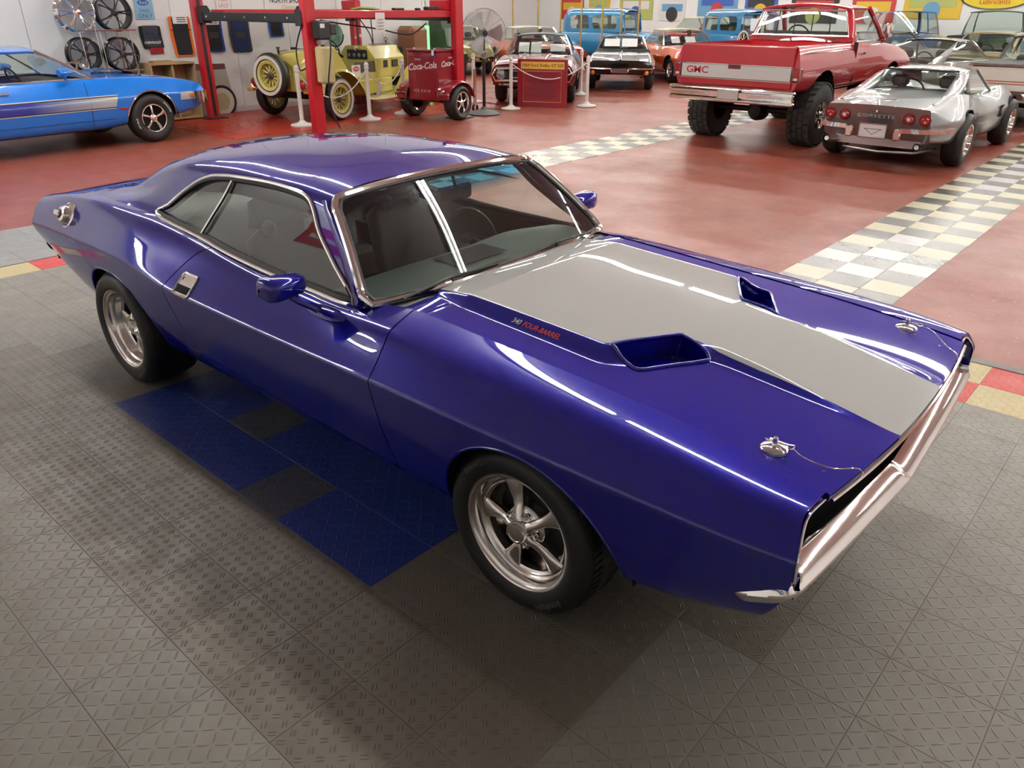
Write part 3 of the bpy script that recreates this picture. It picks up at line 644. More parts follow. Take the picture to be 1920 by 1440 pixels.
    # blue A pillars between windscreen and door glass
    for s in (-1, 1):
        a = [ws(s, t)+np.array([-.0, s*.006, -.004]) for t in np.linspace(0, 1, 12)]
        c = [np.array([p[0]-.085+.02*t, s*(shell(p[0]-.085+.02*t, p[2]-.0)), p[2]-.008]) for p, t in zip(a, np.linspace(0, 1, 12))]
        m_ = [(p+q)/2+np.array([.01, s*.010, .006]) for p, q in zip(a, c)]
        B().grid([a, m_, c], flip=s < 0).obj('pillar', BLUE, T, sharp=180)
    # cowl with wipers
    P = [[(x, y, rows[-1](np.array([-.7]))[1][0]+dz-.018*(abs(y)/.76)**2+.006) for y in np.linspace(-.70, .70, 31)] for x, dz in ((-.68, -.03), (-.71, -.008), (-.74, -.004), (-.83, -.003))]
    B().grid(P).obj('cowl_panel', TRIMBLACK, T)
    P = [[(x-.02*abs(q)**4*0, s*(.655+q*.125), .895-.010*q-(x+.70)*-.02+.002) for q in np.linspace(0, 1, 5)] for s in (-1,) for x in np.linspace(-.86, -.66, 6)]
    for (y0, y1) in ((-.66, -.12), (.02, .55)):
        B().tube([(-.735, y0, .918), (-.752, (y0+y1)/2, .932), (-.745, y1, .928)], .006, 6).tube([(-.735, (y0+y1)/2+.12, .905), (-.745, (y0+y1)/2, .925)], .006, 6).obj('wiper', TRIMBLACK, T)
    # ---- rear deck and tail
    P = []
    for x in np.linspace(-3.90, -3.14, 40):
        ys, zs = rows[-1](x); P.append([(x+(-.02*(1-t*t))*(x < -3.6)*((-3.6-x)/.3), t*(ys-.003), zs+.014*(1-t*t)-.003) for t in np.linspace(-1, 1, 41)])
    V, F = panel(np.array(P).reshape(-1, 3), [f[::-1] for f in gridfaces(40, 41)], .002, .02); mk('deck_lid', V, F, BLUE, T, sharp=60)
    yl = lambda z: np.interp(z, [.5, .63, .7, .77, .85], [.79, .84, .86, .83, .75])
    B().grid([[(-3.90-.03*(1-(q)**2), q*yl(z)*.985, z) for q in np.linspace(-1, 1, 21)] for z in np.linspace(.46, .85, 8)], flip=False).obj('tail_panel', BLUE, T)
    for s in (-1, 1): B().box(-3.955, -3.90, min(s*.12, s*.78), max(s*.12, s*.78), .66, .78, .012).obj('tail_light', mat('tail_red', (.35, .01, .01), .15, coat=1), T)
    sp = [(-3.90, .80, .57), (-3.93, .79, .572), (-3.965, .74, .575), (-3.98, .5, .575), (-3.985, 0, .575)]
    def blade(sp, prof, name, m):
        c = bez(sp+[(x, -y, z) for x, y, z in sp[-2::-1]], 8); P = []
        t = np.gradient(c, axis=0); t /= np.linalg.norm(t, axis=1)[:, None]
        for p, q in zip(c, t):
            nrm = np.cross(q, (0, 0, 1)); nrm /= np.linalg.norm(nrm)
            if nrm@(p-np.array([np.mean([a[0] for a in sp])*0.5, 0, p[2]])) < 0: nrm = -nrm
            P.append([p+nrm*o+np.array([0, 0, h]) for o, h in prof])
        return B().grid(P, closev=True).obj(name, m, T, sharp=60)
    pr = [(o, h) for o, h in (np.array([[-.05, .035], [-.01, .05], [.012, .038], [.024, .004], [.012, -.035], [-.01, -.05], [-.05, -.035]]))]
    blade(sp, [tuple(p) for p in bez(pr, 3, True)], 'rear_bumper', CHROME)
    # ---- front: bumper, grille, lamps, valance
    sp = [(.745, .866, .525), (.80, .873, .548), (.86, .873, .576), (.895, .866, .592), (.912, .846, .598), (.920, .80, .598), (.935, .45, .567), (.946, .06, .533), (.947, 0, .531)]
    pr = [(-.070, .005), (-.066, .026), (-.054, .034), (-.042, .030), (.010, -.006), (.0135, -.013), (.011, -.020), (-.012, -.044), (-.022, -.047), (-.06, -.04)]
    c = bez(sp+[(x, -y, z) for x, y, z in sp[-2::-1]], 8); P = []; tg = np.gradient(c, axis=0); tg /= np.linalg.norm(tg, axis=1)[:, None]; prb = np.array(pr)
    for i, (p, q) in enumerate(zip(c, tg)):
        nrm = np.array([-q[1], q[0], 0.])
        nrm /= np.linalg.norm(nrm); e = min(1, min(i, len(c)-1-i)/9); sc = .35+.65*math.sin(e*PI/2)
        fa = .3+.7*min(1, abs(q[1])*1.1)**3; P.append([p+nrm*(o if o > 0 else o*fa)*sc+np.array([0, 0, h*sc]) for o, h in prb])
    B().grid(P, closev=True).obj('front_bumper', CHROME, T, sharp=50)
    b = B(); b.grid([[(.62, y, z) for y in np.linspace(-.66, .66, 9)] for z in (.42, .80)]).box(.55, .86, -.80, .80, .47, .50)
    
    b.obj('nose_cavity', DARK, T, smooth=False)
    B().grid([[(.845-.05*(1-v), y, .60+v*.135) for y in np.linspace(-.44, .44, 12)] for v in np.linspace(0, 1, 4)]).obj('grille_mesh', mat('grille_black', (.02, .02, .021), .5), T)
    fr = [(.872, -.60, .728), (.885, -.46, .740), (.905, 0, .733), (.885, .46, .740), (.872, .60, .728), (.83, .57, .64), (.82, .45, .59), (.83, 0, .585), (.82, -.45, .59), (.83, -.57, .64)]
    fr = [(.79, -.60, .645), (.865, -.47, .735), (.885, -.40, .742), (.903, 0, .738), (.885, .40, .742), (.865, .47, .735), (.79, .60, .645)]
    B().tube(bez(fr, 6), .017, 8, flat=.6).obj('grille_frame', CHROME, T)
    for s in (-1, 1):
        for y in (.54, .725):
            o = B().lathe([(0, .03), (.045, .024), (.072, .008), (.078, 0)], 24, 'x', (.80, s*y, .655)).obj('headlight', mat('lamp_glass', (.35, .38, .4), .08, .3, coat=1), T)
            B().lathe([(.076, .004), (.088, .012), (.094, .0), (.094, -.04)], 24, 'x', (.80, s*y, .655)).obj('bezel', CHROME, o)
        # leading fender edge return and headlamp bucket
        B().grid([[(x, s*y, z) for x, y, z in r] for r in ([(.895, .690, .760), (.888, .765, .755), (.896, .81, .735), (.908, .850, .69), (.910, .852, .62)], [(.80, .66, .75), (.80, .75, .745), (.80, .80, .72), (.80, .835, .68), (.80, .84, .60)])]).obj('headlamp_bucket', BLUE, T)
        B().tube(bez([(.893, s*.675, .767), (.888, s*.765, .764), (.896, s*.815, .740), (.911, s*.860, .69), (.912, s*.858, .62)], 5), .004, 6).obj('lamp_surround', CHROME, T)
    P = [[(.90-.10*v-.25*max(0, abs(q)-.55), q*.80, .54-v*.17) for q in np.linspace(-1, 1, 25)] for v in np.linspace(0, 1, 5)]
    B().grid(P).obj('front_valance', BLUE, T)
    # ---- door handle, mirror, fuel cap
    for s in (-1, 1):
        yv = side_y(-1.93, .765); nx = frame3((-1.945, s*(side_y(-1.945, .765)+.002), .765), (s*-1.0*-1 if s > 0 else 1, 0, 0), (0, 0, 1))
        zz = lambda z: side_y(-1.945, z)
        q = B()
        def pl(x0, x1, z0, z1, o): return [(x0, s*(zz(z0)+o), z0), (x1, s*(zz(z0)+o), z0), (x1, s*(zz(z1)+o), z1), (x0, s*(zz(z1)+o), z1)]
        hd = B().add(pl(-2.01, -1.885, .726, .800, .004), [(0, 1, 2, 3)]).obj('door_handle', POLISHED, T, smooth=False)
        B().tube([(x, s*(zz(z)+.005), z) for x, z in [(-2.012, .735), (-2.006, .726), (-1.997, .722), (-1.897, .722), (-1.888, .726), (-1.883, .735), (-1.883, .786), (-1.888, .796), (-1.897, .800), (-1.997, .800), (-2.006, .796), (-2.012, .786)]], .0055, 6, closed=True).obj('handle_bezel', CHROME, hd)
        B().add(pl(-2.003, -1.892, .731, .758, .0055), [(0, 1, 2, 3)]).obj('handle_recess', DARK, hd, smooth=False)
        B().add(pl(-1.995, -1.988, .775, .787, .0055), [(0, 1, 2, 3)]).obj('key_slot', DARK, hd, smooth=False)
        # bullet mirror
        c0 = np.array([-1.095, s*.945, .958]); ring = []
        for d, rx, rz, dx, dz in ((-.088, .012, .010, -.01, 0), (-.084, .034, .030, -.004, 0), (-.06, .046, .038, 0, 0), (0, .052, .044, 0, 0), (.05, .052, .047, .0, .001), (.076, .045, .043, -.002, .002), (.086, .030, .030, -.008, .002), (.089, .006, .006, -.012, .002)):
            ring.append([c0+np.array([dx+rx*np.sign(math.cos(a))*abs(math.cos(a))**.62*(1.25 if math.cos(a) > 0 else .8), s*d, dz+rz*np.sign(math.sin(a))*abs(math.sin(a))**.62]) for a in np.linspace(0, 2*PI, 28, endpoint=False)])
        mo = B().grid(ring, closev=True, flip=s > 0).obj('door_mirror', BLUE, T, sharp=180)
        B().tube(bez([(-1.075, s*.93, .925), (-1.05, s*.90, .897), (-1.03, s*.865, .872), (-1.02, s*.845, .855)], 4), [.016]*12+[.020], 8).obj('mirror_stem', BLUE, mo)
        B().lathe([(0, .010), (.035, .009), (.06, .003), (.075, -.004)], 18, 'z', (0, 0, 0)).xf(Matrix.Translation((-.985, s*.838, .855)) @ Matrix.Rotation(s*-.5, 4, 'X') @ Matrix.Diagonal((1.6, .42, 1, 1))).obj('mirror_base', BLUE, mo)
    x, z = -3.355, .835; y = side_y(x, z)
    nrm = Vector((0, -.9, .42)).normalized(); M = frame3((x, -y, z), (1, 0, 0), nrm.cross(Vector((1, 0, 0))))
    cap = B().lathe([(.075, -.01), (.075, .006), (.062, .012), (.06, .004), (.052, .004), (.05, .03), (.042, .045), (.025, .05), (0, .05)], 28).xf(M).obj('fuel_cap', CHROME, T)
    B().box(-.055, .012, -.016, .016, .035, .062, .006).xf(M).obj('cap_lever', POLISHED, cap)
    B().lathe([(.027, .0505), (.0, .0505)], 16).xf(M).obj('cap_badge', TRIMBLACK, cap)
    # ---- interior
    IN = mat('interior_black', (.06, .056, .05), .5); DASH = mat('dash_vinyl', (.13, .165, .15), .55)
    pr = [(-.80, .885), (-.90, .905), (-1.02, .905), (-1.12, .885), (-1.17, .84), (-1.15, .72), (-1.05, .62), (-.80, .60)]
    P = [[(x-.015*(q*q), q*.70, z-.02*(abs(q)**3)+.018*math.exp(-((q*.70-.36)/.2)**2)*(x < -.95)*(z > .8)) for x, z in bez(pr, 3)] for q in np.linspace(-1, 1, 25)]
    B().grid(P).obj('dashboard', DASH, T, sharp=180)
    B().add([(-.88, -.22, .909), (-.88, .10, .912), (-1.04, .10, .914), (-1.04, -.22, .911)], [(0, 1, 2, 3)]).obj('speaker_grille', mat('speaker_mesh', (.02, .022, .022), .7), T, smooth=False)
    b = B().box(-2.75, -.75, -.72, .72, .26, .32).box(-2.6, -.9, -.12, .12, .32, .48, .03)
    b.obj('cabin_floor', IN, T)
    for s in (-1, 1):
        P = [[(x, s*(.735-.05*max(0, z-.85)/.4), z) for z in np.linspace(.32, .872, 6)] for x in np.linspace(-2.2, -.85, 10)]
        dp = B().grid(P, flip=s > 0).obj('door_panel', IN, T)
        B().box(-1.75, -1.2, min(s*.64, s*.735), max(s*.64, s*.735), .66, .72, .02).obj('armrest', IN, dp)
        P = [[(x, s*(.70-.10*max(0, (z-.9)/.35)), z) for z in np.linspace(.86, .95, 3)] for x in np.linspace(-2.95, -2.1, 8)]
        B().grid(P, flip=s > 0).obj('quarter_trim', IN, T)
        # bucket seat
        yc = s*.37; st = B()
        def cush(P0, P1, w0, w1, th, n=9):
            out = []
            for a in np.linspace(0, 1, n):
                p = np.array(P0)*(1-a)+np.array(P1)*a; w = w0*(1-a)+w1*a; d = np.array(P1)-np.array(P0); d /= np.linalg.norm(d); up = np.array([-d[2], 0, d[0]])
                if up[2] < 0 and abs(d[0]) > abs(d[2]): up = -up
                if abs(d[2]) > abs(d[0]) and up[0] < 0: up = -up
                e = 1 if 0 < a < 1 else .6
                out.append([p+np.array([0, w*e*np.sign(math.cos(t))*abs(math.cos(t))**.5, 0])+up*th*e*(np.sign(math.sin(t))*abs(math.sin(t))**.5+.35*abs(math.cos(t))**3) for t in np.linspace(0, 2*PI, 24, endpoint=False)])
            return np.array(out)
        sb = cush((-1.30, yc, .48), (-1.80, yc, .42), .25, .25, .07); so = B().grid(sb, closev=True).obj('seat', IN, T, sharp=180)
        P = cush((-1.80, yc, .44), (-1.98, yc, .93), .25, .20, .06, 12); B().grid(P, closev=True).obj('seat_back', IN, so, sharp=180)
        P = cush((-1.985, yc, .92), (-2.01, yc, 1.08), .17, .13, .045, 8); B().grid(P, closev=True).obj('headrest', IN, so, sharp=180)
        for q in (-1, 1): B().box(-1.935, -1.885, yc+q*.10-.035, yc+q*.10+.035, .90, .98, .02).obj('belt_slot', mat('slot_grey', (.10, .10, .10), .5), so)
    B().grid([[(x, y, z) for y in np.linspace(-.62, .62, 9)] for x, z in ((-2.28, .42), (-2.30, .55), (-2.42, .58), (-2.62, .86), (-2.72, .90), (-3.15, .92))]).obj('rear_seat', IN, T)
    a = np.linspace(0, 2*PI, 40, endpoint=False); cw = np.array([-1.36, .37, .80]); ex = np.array([0, 1, 0]); ey = np.array([-.42, 0, .91])
    sw = B().tube([cw+.175*(math.cos(t)*ex+math.sin(t)*ey) for t in a], .013, 8, closed=True).obj('steering_wheel', TRIMBLACK, T)
    b = B()
    for t in (-.2, PI+.2, -PI/2): b.tube([cw, cw+.172*(math.cos(t)*ex+math.sin(t)*ey)], .011, 6)
    b.tube([cw+np.array([.0, 0, 0]), (-1.12, .37, .70)], .03, 10); b.obj('column', TRIMBLACK, sw)
    B().box(-1.135, -1.11, -.10, .12, 1.115, 1.185, .012).tube([(-1.11, .01, 1.17), (-1.13, .01, 1.225)], .008, 6).obj('interior_mirror', TRIMBLACK, T)
    B().grid([[(x, y, 1.20-.10*abs(y/.6)**3-(.12*max(0, -2.0-x))) for y in np.linspace(-.57, .57, 9)] for x in np.linspace(-2.5, -1.22, 8)]).obj('headliner', mat('headliner_black', (.015, .015, .015), .9), T)
    # ---- wheels
    build_wheels(T)
    return T

def torq_wheel(name, parent, x, side, ylip, dish, width, rt=.315):
    """five-spoke polished wheel; side -1 = camera side; ylip = distance of outer rim lip from centre line"""
    e = bpy.data.objects.new(name, None); link(e, parent); e.location = (x, side*ylip, rt); S = side
    yo = lambda o: S*o  # o outward
    w = width
    tp = [(.205, -.012), (.222, .004), (.245, .014), (.272, .015), (.292, .006), (.304, -.012), (.3125, -.032), (.3135, -.06), (.315, -.061), (.315, -w/2-.004), (.3105, -w/2), (.315, -w/2+.004-.008), (.315, -w+.06), (.3125, -w+.03), (.30, -w+.008), (.26, -w-.008), (.20, -w+.02)]
    B().lathe([(r, yo(o)) for r, o in tp], 72, 'y').obj('tyre', RUBBER, e, sharp=50)
    # tread blocks
    for o0, o1, sk in ((-.020, -.058, .02), (-w+.022, -w+.058, -.02)):
        b = B()
        for k in range(72):
            a = 2*PI*k/72
            q = []
            for aa, o in ((a, o0), (a+.055, o0), (a+.055+sk, o1), (a+sk, o1)):
                r = .3155 if abs(o+w/2) < w/2-.04 else .309
                q.append((r*math.cos(aa), yo(o), r*math.sin(aa)))
            q2 = [(p[0]*1.012, p[1], p[2]*1.012) for p in q]; b.add(q+q2, [(4, 5, 6, 7), (0, 1, 5, 4), (1, 2, 6, 5), (2, 3, 7, 6), (3, 0, 4, 7)])
        b.obj('tread', RUBBER, e, smooth=False)['kind'] = 'stuff'
    rp = [(.205, -.03), (.221, -.010), (.2225, -.002), (.219, .002), (.213, -.001), (.210, -.007), (.205, -.010), (.199, -.013), (.196, -.022), (.194, -.034), (.186, -.040), (.182, -.048), (.180, -dish+.006), (.176, -dish), (.168, -dish-.004), (.166, -dish-.03), (.172, -dish-.05), (.19, -w+.03), (.205, -w+.005)]
    B().lathe([(r, yo(o)) for r, o in rp], 72, 'y').obj('rim', POLISHED, e, sharp=35)
    for k in range(5):
        a = 2*PI*k/5+.61; P = []
        for r, o, hw, th in ((.030, -dish+.016, .020, .014), (.050, -dish+.010, .020, .020), (.075, -dish-.006, .019, .022), (.105, -dish-.013, .022, .021), (.135, -dish-.010, .029, .018), (.160, -dish-.006, .038, .014), (.181, -dish-.004, .048, .010)):
            cx, cz = r*math.cos(a), r*math.sin(a); tx, tz = -math.sin(a), math.cos(a)
            P.append([(cx+tx*hw*math.cos(t), yo(o+th*(np.sign(math.sin(t))*abs(math.sin(t))**.8)), cz+tz*hw*math.cos(t)) for t in np.linspace(0, 2*PI, 14, endpoint=False)])
        B().grid(P, closev=True, flip=S < 0).obj('spoke', POLISHED, e, sharp=180)
    hb = B().lathe([(r, yo(-dish+o)) for r, o in ((.080, -.05), (.080, -.012), (.074, -.004), (.060, .002), (.040, .012))], 40, 'y').obj('hub', POLISHED, e, sharp=35)
    B().lathe([(r, yo(-dish+o)) for r, o in ((.041, .004), (.041, .044), (.037, .050), (.030, .051), (.028, .049), (.0, .052))], 28, 'y').obj('centre_cap', POLISHED, e, sharp=35)
    for k in range(5):
        a = 2*PI*(k+.5)/5+.61; c = (.061*math.cos(a), 0, .061*math.sin(a))
        B().lathe([(r, yo(-dish+o)) for r, o in ((.0145, .0105), (.0145, .013), (.011, .013))], 16, 'y', c).lathe([(r, yo(-dish+o)) for r, o in ((.0085, .005), (.0085, .026), (.006, .030), (0, .031))], 6, 'y', c).obj('lug_nut', CHROME, e)
    B().lathe([(.0, yo(-dish-.055)), (.15, yo(-dish-.055))], 32, 'y').obj('brake_disc', mat('brake_dark', (.02, .02, .02), .6), e)
    return e
def ring_text(s, size, r, a0, y, S, m, parent, bold=0.0008):
    V, F = textmesh(s, size, bold=bold); Q = []
    for px, py, _ in V:
        rr = r+py; a = a0-px/r*(-S if S < 0 else -1)*-1
        Q.append((rr*math.cos(a), y, rr*math.sin(a)))
    return mk('lettering', Q, F, m, parent, smooth=False)
def build_wheels(T):
    LT = mat('tyre_lettering', (.10, .105, .105), .5)
    for s in (-1, 1):
        f = torq_wheel('wheel', T, 0.0, s, .86, .045, .215); r = torq_wheel('wheel', T, -2.794, s, .907, .085, .285)
        if s < 0:
            for e in (f, r):
                ring_text('Hankook', .036, .268, -.92, -.0172, -1, LT, e); ring_text('V12 concept2', .024, .268, 2.25, -.0172, -1, LT, e)
build_challenger()
# ================================================================== other vehicles: shared builders
def car_paint(name, col, metal=0.0): return mat(name, col, .3, metal, 1.0)
_WC = {}
def bgwheel(parent, x, y, r, w, style='spoke5', rimr=.19, wall=None, letters=None, lugs=0):
    """wheel group at (x, y); y < 0 is the right-hand side; the outer face looks away from the centre line"""
    key = (r, w, style, rimr, wall, letters, lugs); e = bpy.data.objects.new('wheel', None); link(e, parent); e.location = (x, y, r); e.rotation_euler = (0, 0, 0 if y < 0 else PI)
    if key in _WC:
        for nm, me in _WC[key]: link(bpy.data.objects.new(nm, me), e)
        return e
    out = []
    def reg(o): out.append((o.name.split('.')[0], o.data)); return o
    h = w/2; q = rimr+.012
    reg(B().lathe([(rimr-.01, -h+.02), (q, -h-.004), ((q+r)/2, -h-.014), (r-.03, -h-.002), (r-.008, -h+.03), (r, -h+.05), (r, h-.05), (r-.03, h), (rimr, h)], 40, 'y').obj('tyre', RUBBER, e))
    if wall: reg(B().lathe([(rimr+.022, -h-.009), (rimr+.024, -h-.0135), ((q+r)/2+.01, -h-.0165), (r-.045, -h-.010)], 40, 'y').obj('whitewall', mat('whitewall', (.72, .68, .60), .5), e))
    if lugs:
        b = B()
        for k in range(lugs):
            for c, (o0, o1) in enumerate(((-h-.004, -h*.55), (-h*.48, -h*.04), (h*.04, h*.48), (h*.55, h+.004))):
                a = 2*PI*(k+.5*(c % 2))/lugs; da = 2*PI/lugs*.78; P = []
                for rr in (r-.012, r+.012):
                    for aa, oo in ((a, o0), (a+da, o0), (a+da+.03, o1), (a+.03, o1)): P.append((rr*math.cos(aa), oo, rr*math.sin(aa)))
                b.add(P, [(4, 5, 6, 7), (0, 1, 5, 4), (1, 2, 6, 5), (2, 3, 7, 6), (3, 0, 4, 7)])
        o = b.obj('tread', mat('worn_tread', (.05, .048, .043), .8), e, smooth=False); o['kind'] = 'stuff'; reg(o)
    if style == 'wood':
        cr = mat('cream_yellow_rim', (.62, .55, .16), .4)
        reg(B().lathe([(rimr+.004, -h+.0), (rimr-.002, -h-.006), (rimr-.05, -h+.012), (rimr-.055, h-.02), (rimr, h)], 40, 'y').obj('rim', cr, e))
        for k in range(12):
            a = 2*PI*k/12; reg(B().tube([(.05*math.cos(a), 0, .05*math.sin(a)), ((rimr-.05)*math.cos(a), 0, (rimr-.05)*math.sin(a))], [.014, .018], 6).obj('spoke', cr, e))
        reg(B().lathe([(.07, .02), (.07, -.03), (.045, -.045), (.04, -.075), (.0, -.08)], 20, 'y').obj('hub', mat('hub_brown', (.10, .07, .05), .5), e))
    else:
        reg(B().lathe([(rimr+.004, -h+.004), (rimr+.002, -h-.006), (rimr-.012, -h-.004), (rimr-.02, -h+.02), (rimr-.03, -h+.06), (rimr-.035, h-.02), (rimr, h)], 40, 'y').obj('rim', CHROME, e))
        reg(B().lathe([(rimr-.02, -h+.085), (.0, -h+.085)], 24, 'y').obj('brake_disc', DARK, e))
        n = {'spoke5': 5, 'rally': 5, 'spoke8': 8}[style]; wd = {'spoke5': .022, 'rally': .045, 'spoke8': .02}[style]
        for k in range(n):
            a = 2*PI*k/n+.3; P = []
            for rr, o, hw in ((.03, -h+.035, wd*.8), (rimr*.5, -h+.03, wd*.8), (rimr*.8, -h+.045, wd), (rimr-.02, -h+.05, wd*1.5)):
                P.append([(rr*math.cos(a)-math.sin(a)*hw*math.cos(t), o+.012*math.sin(t), rr*math.sin(a)+math.cos(a)*hw*math.cos(t)) for t in np.linspace(0, 2*PI, 8, endpoint=False)])
            reg(B().grid(P, closev=True).obj('spoke', CHROME, e, sharp=180))
        reg(B().lathe([(.055, -h+.05), (.055, -h+.02), (.04, -h+.008), (0, -h+.004)], 20, 'y').obj('hub', CHROME, e))
    if letters:
        for s, a0 in letters: reg(ring_text(s, .036, (rimr+r)/2+.008, a0, -h-.0165, -1, mat('white_letter', (.75, .75, .72), .5), e))
    _WC[key] = out; return e
def body_shell(T, L, m, arches=(), nose=None, tail=None, name='body', k=(4, 64), cuts=(), sig=.07, label=None):
    """L: stations (x, w, zb, zk, zs, ws, zc): half-width at the crease, bottom, crease and shoulder height, shoulder half-width, centre height"""
    L = sorted(L); f = lambda g: Row([(s[0], *g(*s[1:])) for s in L], sig)
    rows = [f(lambda w, zb, zk, zs, ws, zc: (w*.6, zb)), f(lambda w, zb, zk, zs, ws, zc: (w*.90, zb+.005)), f(lambda w, zb, zk, zs, ws, zc: (w*.965, zb+.3*(zk-zb))), f(lambda w, zb, zk, zs, ws, zc: (w, zk-.02)), f(lambda w, zb, zk, zs, ws, zc: (w*.997, zk+.012)),
            f(lambda w, zb, zk, zs, ws, zc: (w*.5+ws*.5, zk+.6*(zs-zk))), f(lambda w, zb, zk, zs, ws, zc: (ws, zs-.006)), f(lambda w, zb, zk, zs, ws, zc: (ws*.95, zs)), f(lambda w, zb, zk, zs, ws, zc: (ws*.6, zs*.35+zc*.65)), f(lambda w, zb, zk, zs, ws, zc: (0.0, zc))]
    n = len(rows); W = bsw(n, k[0]); nose = nose or [-.22, -.10, -.03, 0, 0, -.015, -.03, -.04, -.03, -.02]; tail = tail or [.22, .10, .03, 0, 0, .01, .02, .02, .015, .01]
    xf = W@(L[-1][0]+np.array(nose)); xt = W@(L[0][0]+np.array(tail)); t = np.linspace(0, 1, k[1]+1)
    G = loft(rows, W, xt[:, None]+(xf-xt)[:, None]*t[None]); M = G[::-1][1:].copy(); M[..., 1] *= -1; G = np.concatenate([G, M]); a, b = G.shape[:2]
    V = G.reshape(-1, 3); F = gridfaces(a, b)
    for (ax_, az, ar) in arches: V, F, _ = trim(V, F, [(ax_+ar*math.cos(q), az+ar*math.sin(q)) for q in np.linspace(0, PI, 26)]+[(ax_-ar, -.2), (ax_+ar, -.2)], maxmove=.06)
    for poly in cuts: V, F, _ = trim(V, F, poly, ax=(0, 1), maxmove=.06)
    F = F+[tuple(i*b for i in range(a)), tuple(i*b+b-1 for i in range(a))[::-1]]
    V, F = compact(V, F); o = mk(name, V, F, m, T, sharp=42)
    if label: o['label'] = label
    # dark wells
    if arches:
        wmax = max(s[1] for s in L)
        for (ax_, az, ar) in arches:
            for s in (-1, 1): B().lathe([(.02, s*wmax*.45), (ar+.01, s*wmax*.45), (ar+.01, s*(wmax-.03))], 16, 'y', (ax_, 0, az), a0=.1, a1=PI-.1).obj('wheel_well', DARK, T, smooth=False)
    def at(x):
        g = loft(rows, W, np.full((len(W), 1), x))[:, 0]; return g
    def sy(x, z):
        g = at(x); i = int(np.clip(np.searchsorted(g[:int(len(g)*.8), 2], z), 1, len(g)-1)); u = (z-g[i-1, 2])/(g[i, 2]-g[i-1, 2]+1e-9); return g[i-1, 1]+u*(g[i, 1]-g[i-1, 1])
    def top(x, y):
        g = at(x)[::-1]; i = int(np.clip(np.searchsorted(g[:, 1], abs(y)), 1, len(g)-1)); u = (abs(y)-g[i-1, 1])/(g[i, 1]-g[i-1, 1]+1e-9); return g[i-1, 2]+u*(g[i, 2]-g[i-1, 2])
    return sy, top
def greenhouse(T, xb0, xb1, xr0, xr1, wb, wr, zb, zr, m, roofm=None, glassm=None, xrc=None, xbc=None, crown=.03, bow=.07, bpost=None, zb1=None, open_rear=False, wb1=None, trimm=CHROME, apr=.022):
    """windscreen, side glass, rear glass, pillars and roof over the belt line"""
    roofm = roofm or m; glassm = glassm or GLASSD; zb1 = zb1 or zb; wb1 = wb1 or wb; xrc = xr1+.12 if xrc is None else xrc; xbc = xb1+.35 if xbc is None else xbc
    zbx = lambda x: zb+(zb1-zb)*(xb0-x)/(xb0-xb1); wbx = lambda x: wb+(wb1-wb)*(xb0-x)/(xb0-xb1)
    S = np.linspace(-1, 1, 13)
    def rp(x, s): return np.array([x, s*wr, zr+crown*(1-s*s)-.0*x])
    ws0 = [[np.array([xb0+bow*(1-s*s), s*wb, zb])*(1-t)+np.array([xr0+bow*.6*(1-s*s), s*wr*.97, zr+crown*(1-s*s)-.015])*t for s in S] for t in np.linspace(0, 1, 7)]
    B().grid(ws0).obj('windscreen', glassm, T, sharp=180)
    rw = [[np.array([xb1-bow*.5*(1-s*s), s*wb1*.9, zb1])*(1-t)+np.array([xr1-bow*.3*(1-s*s), s*wr*.9, zr+crown*(1-s*s)-.015])*t for s in S] for t in np.linspace(0, 1, 7)]
    if not open_rear: B().grid(rw).obj('rear_window', glassm, T, sharp=180)
    for s in (-1, 1):
        P = []
        for t in np.linspace(0, 1, 5):
            a = np.array([xb0-.05, s*wb, zb])*(1-t)+np.array([xr0-.04, s*wr, zr])*t; c = np.array([xbc, s*wbx(xbc), zbx(xbc)])*(1-t)+np.array([xrc, s*wr, zr])*t
            P.append([a*(1-u)+c*u+np.array([0, s*.018*math.sin(PI*t)-s*.012, 0]) for u in np.linspace(0, 1, 7)])
        B().grid(P).obj('side_window', glassm, T, sharp=180)
        P = []
        for t in np.linspace(0, 1, 6):
            a = np.array([xbc, s*wbx(xbc), zbx(xbc)])*(1-t)+np.array([xrc, s*wr, zr])*t; c = np.array([xb1, s*wb1*.9, zb1])*(1-t)+np.array([xr1, s*wr*.9, zr-.012])*t
            P.append([a*(1-u)+c*u+np.array([0, s*(.018*math.sin(PI*t)+.05*u*(1-u)), 0]) for u in np.linspace(0, 1, 6)])
        B().grid(P).obj('rear_pillar', roofm, T, sharp=180)
        B().tube([np.array([xb0, s*wb, zb-.01]), np.array([xb0, s*wb, zb])*.5+np.array([xr0, s*wr, zr])*.5+np.array([.005, s*.008, 0]), np.array([xr0, s*wr, zr])], apr, 6).obj('front_pillar', m if trimm is None else trimm, T)
        if bpost is not None: B().tube([(bpost, s*wbx(bpost), zbx(bpost)), (bpost-.01, s*(wbx(bpost)*.45+wr*.55)+s*.012, zb*.5+zr*.5), (bpost-.02, s*wr, zr)], .018, 6).obj('centre_pillar', m, T)
        B().tube([(x, s*(wbx(x)+.004), zbx(x)+.004) for x in np.linspace(xb0-.03, xbc, 8)], .009, 5).obj('belt_trim', CHROME, T)
    X = np.linspace(xr1, xr0, 14); P = []
    for i, x in enumerate(X):
        e = .012*(1 if 0 < i < len(X)-1 else .2); P.append([(x+(bow*.6*(1-s*s))*(i/(len(X)-1))-(bow*.3*(1-s*s))*(1-i/(len(X)-1)), s*wr*1.01, zr+crown*(1-s*s)*1.15+e-.014*abs(s)**6) for s in np.linspace(-1, 1, 17)])
    V, F = panel(np.array(P).reshape(-1, 3), [f[::-1] for f in gridfaces(14, 17)], 0, .03); mk('roof', V, F, roofm, T, sharp=50)
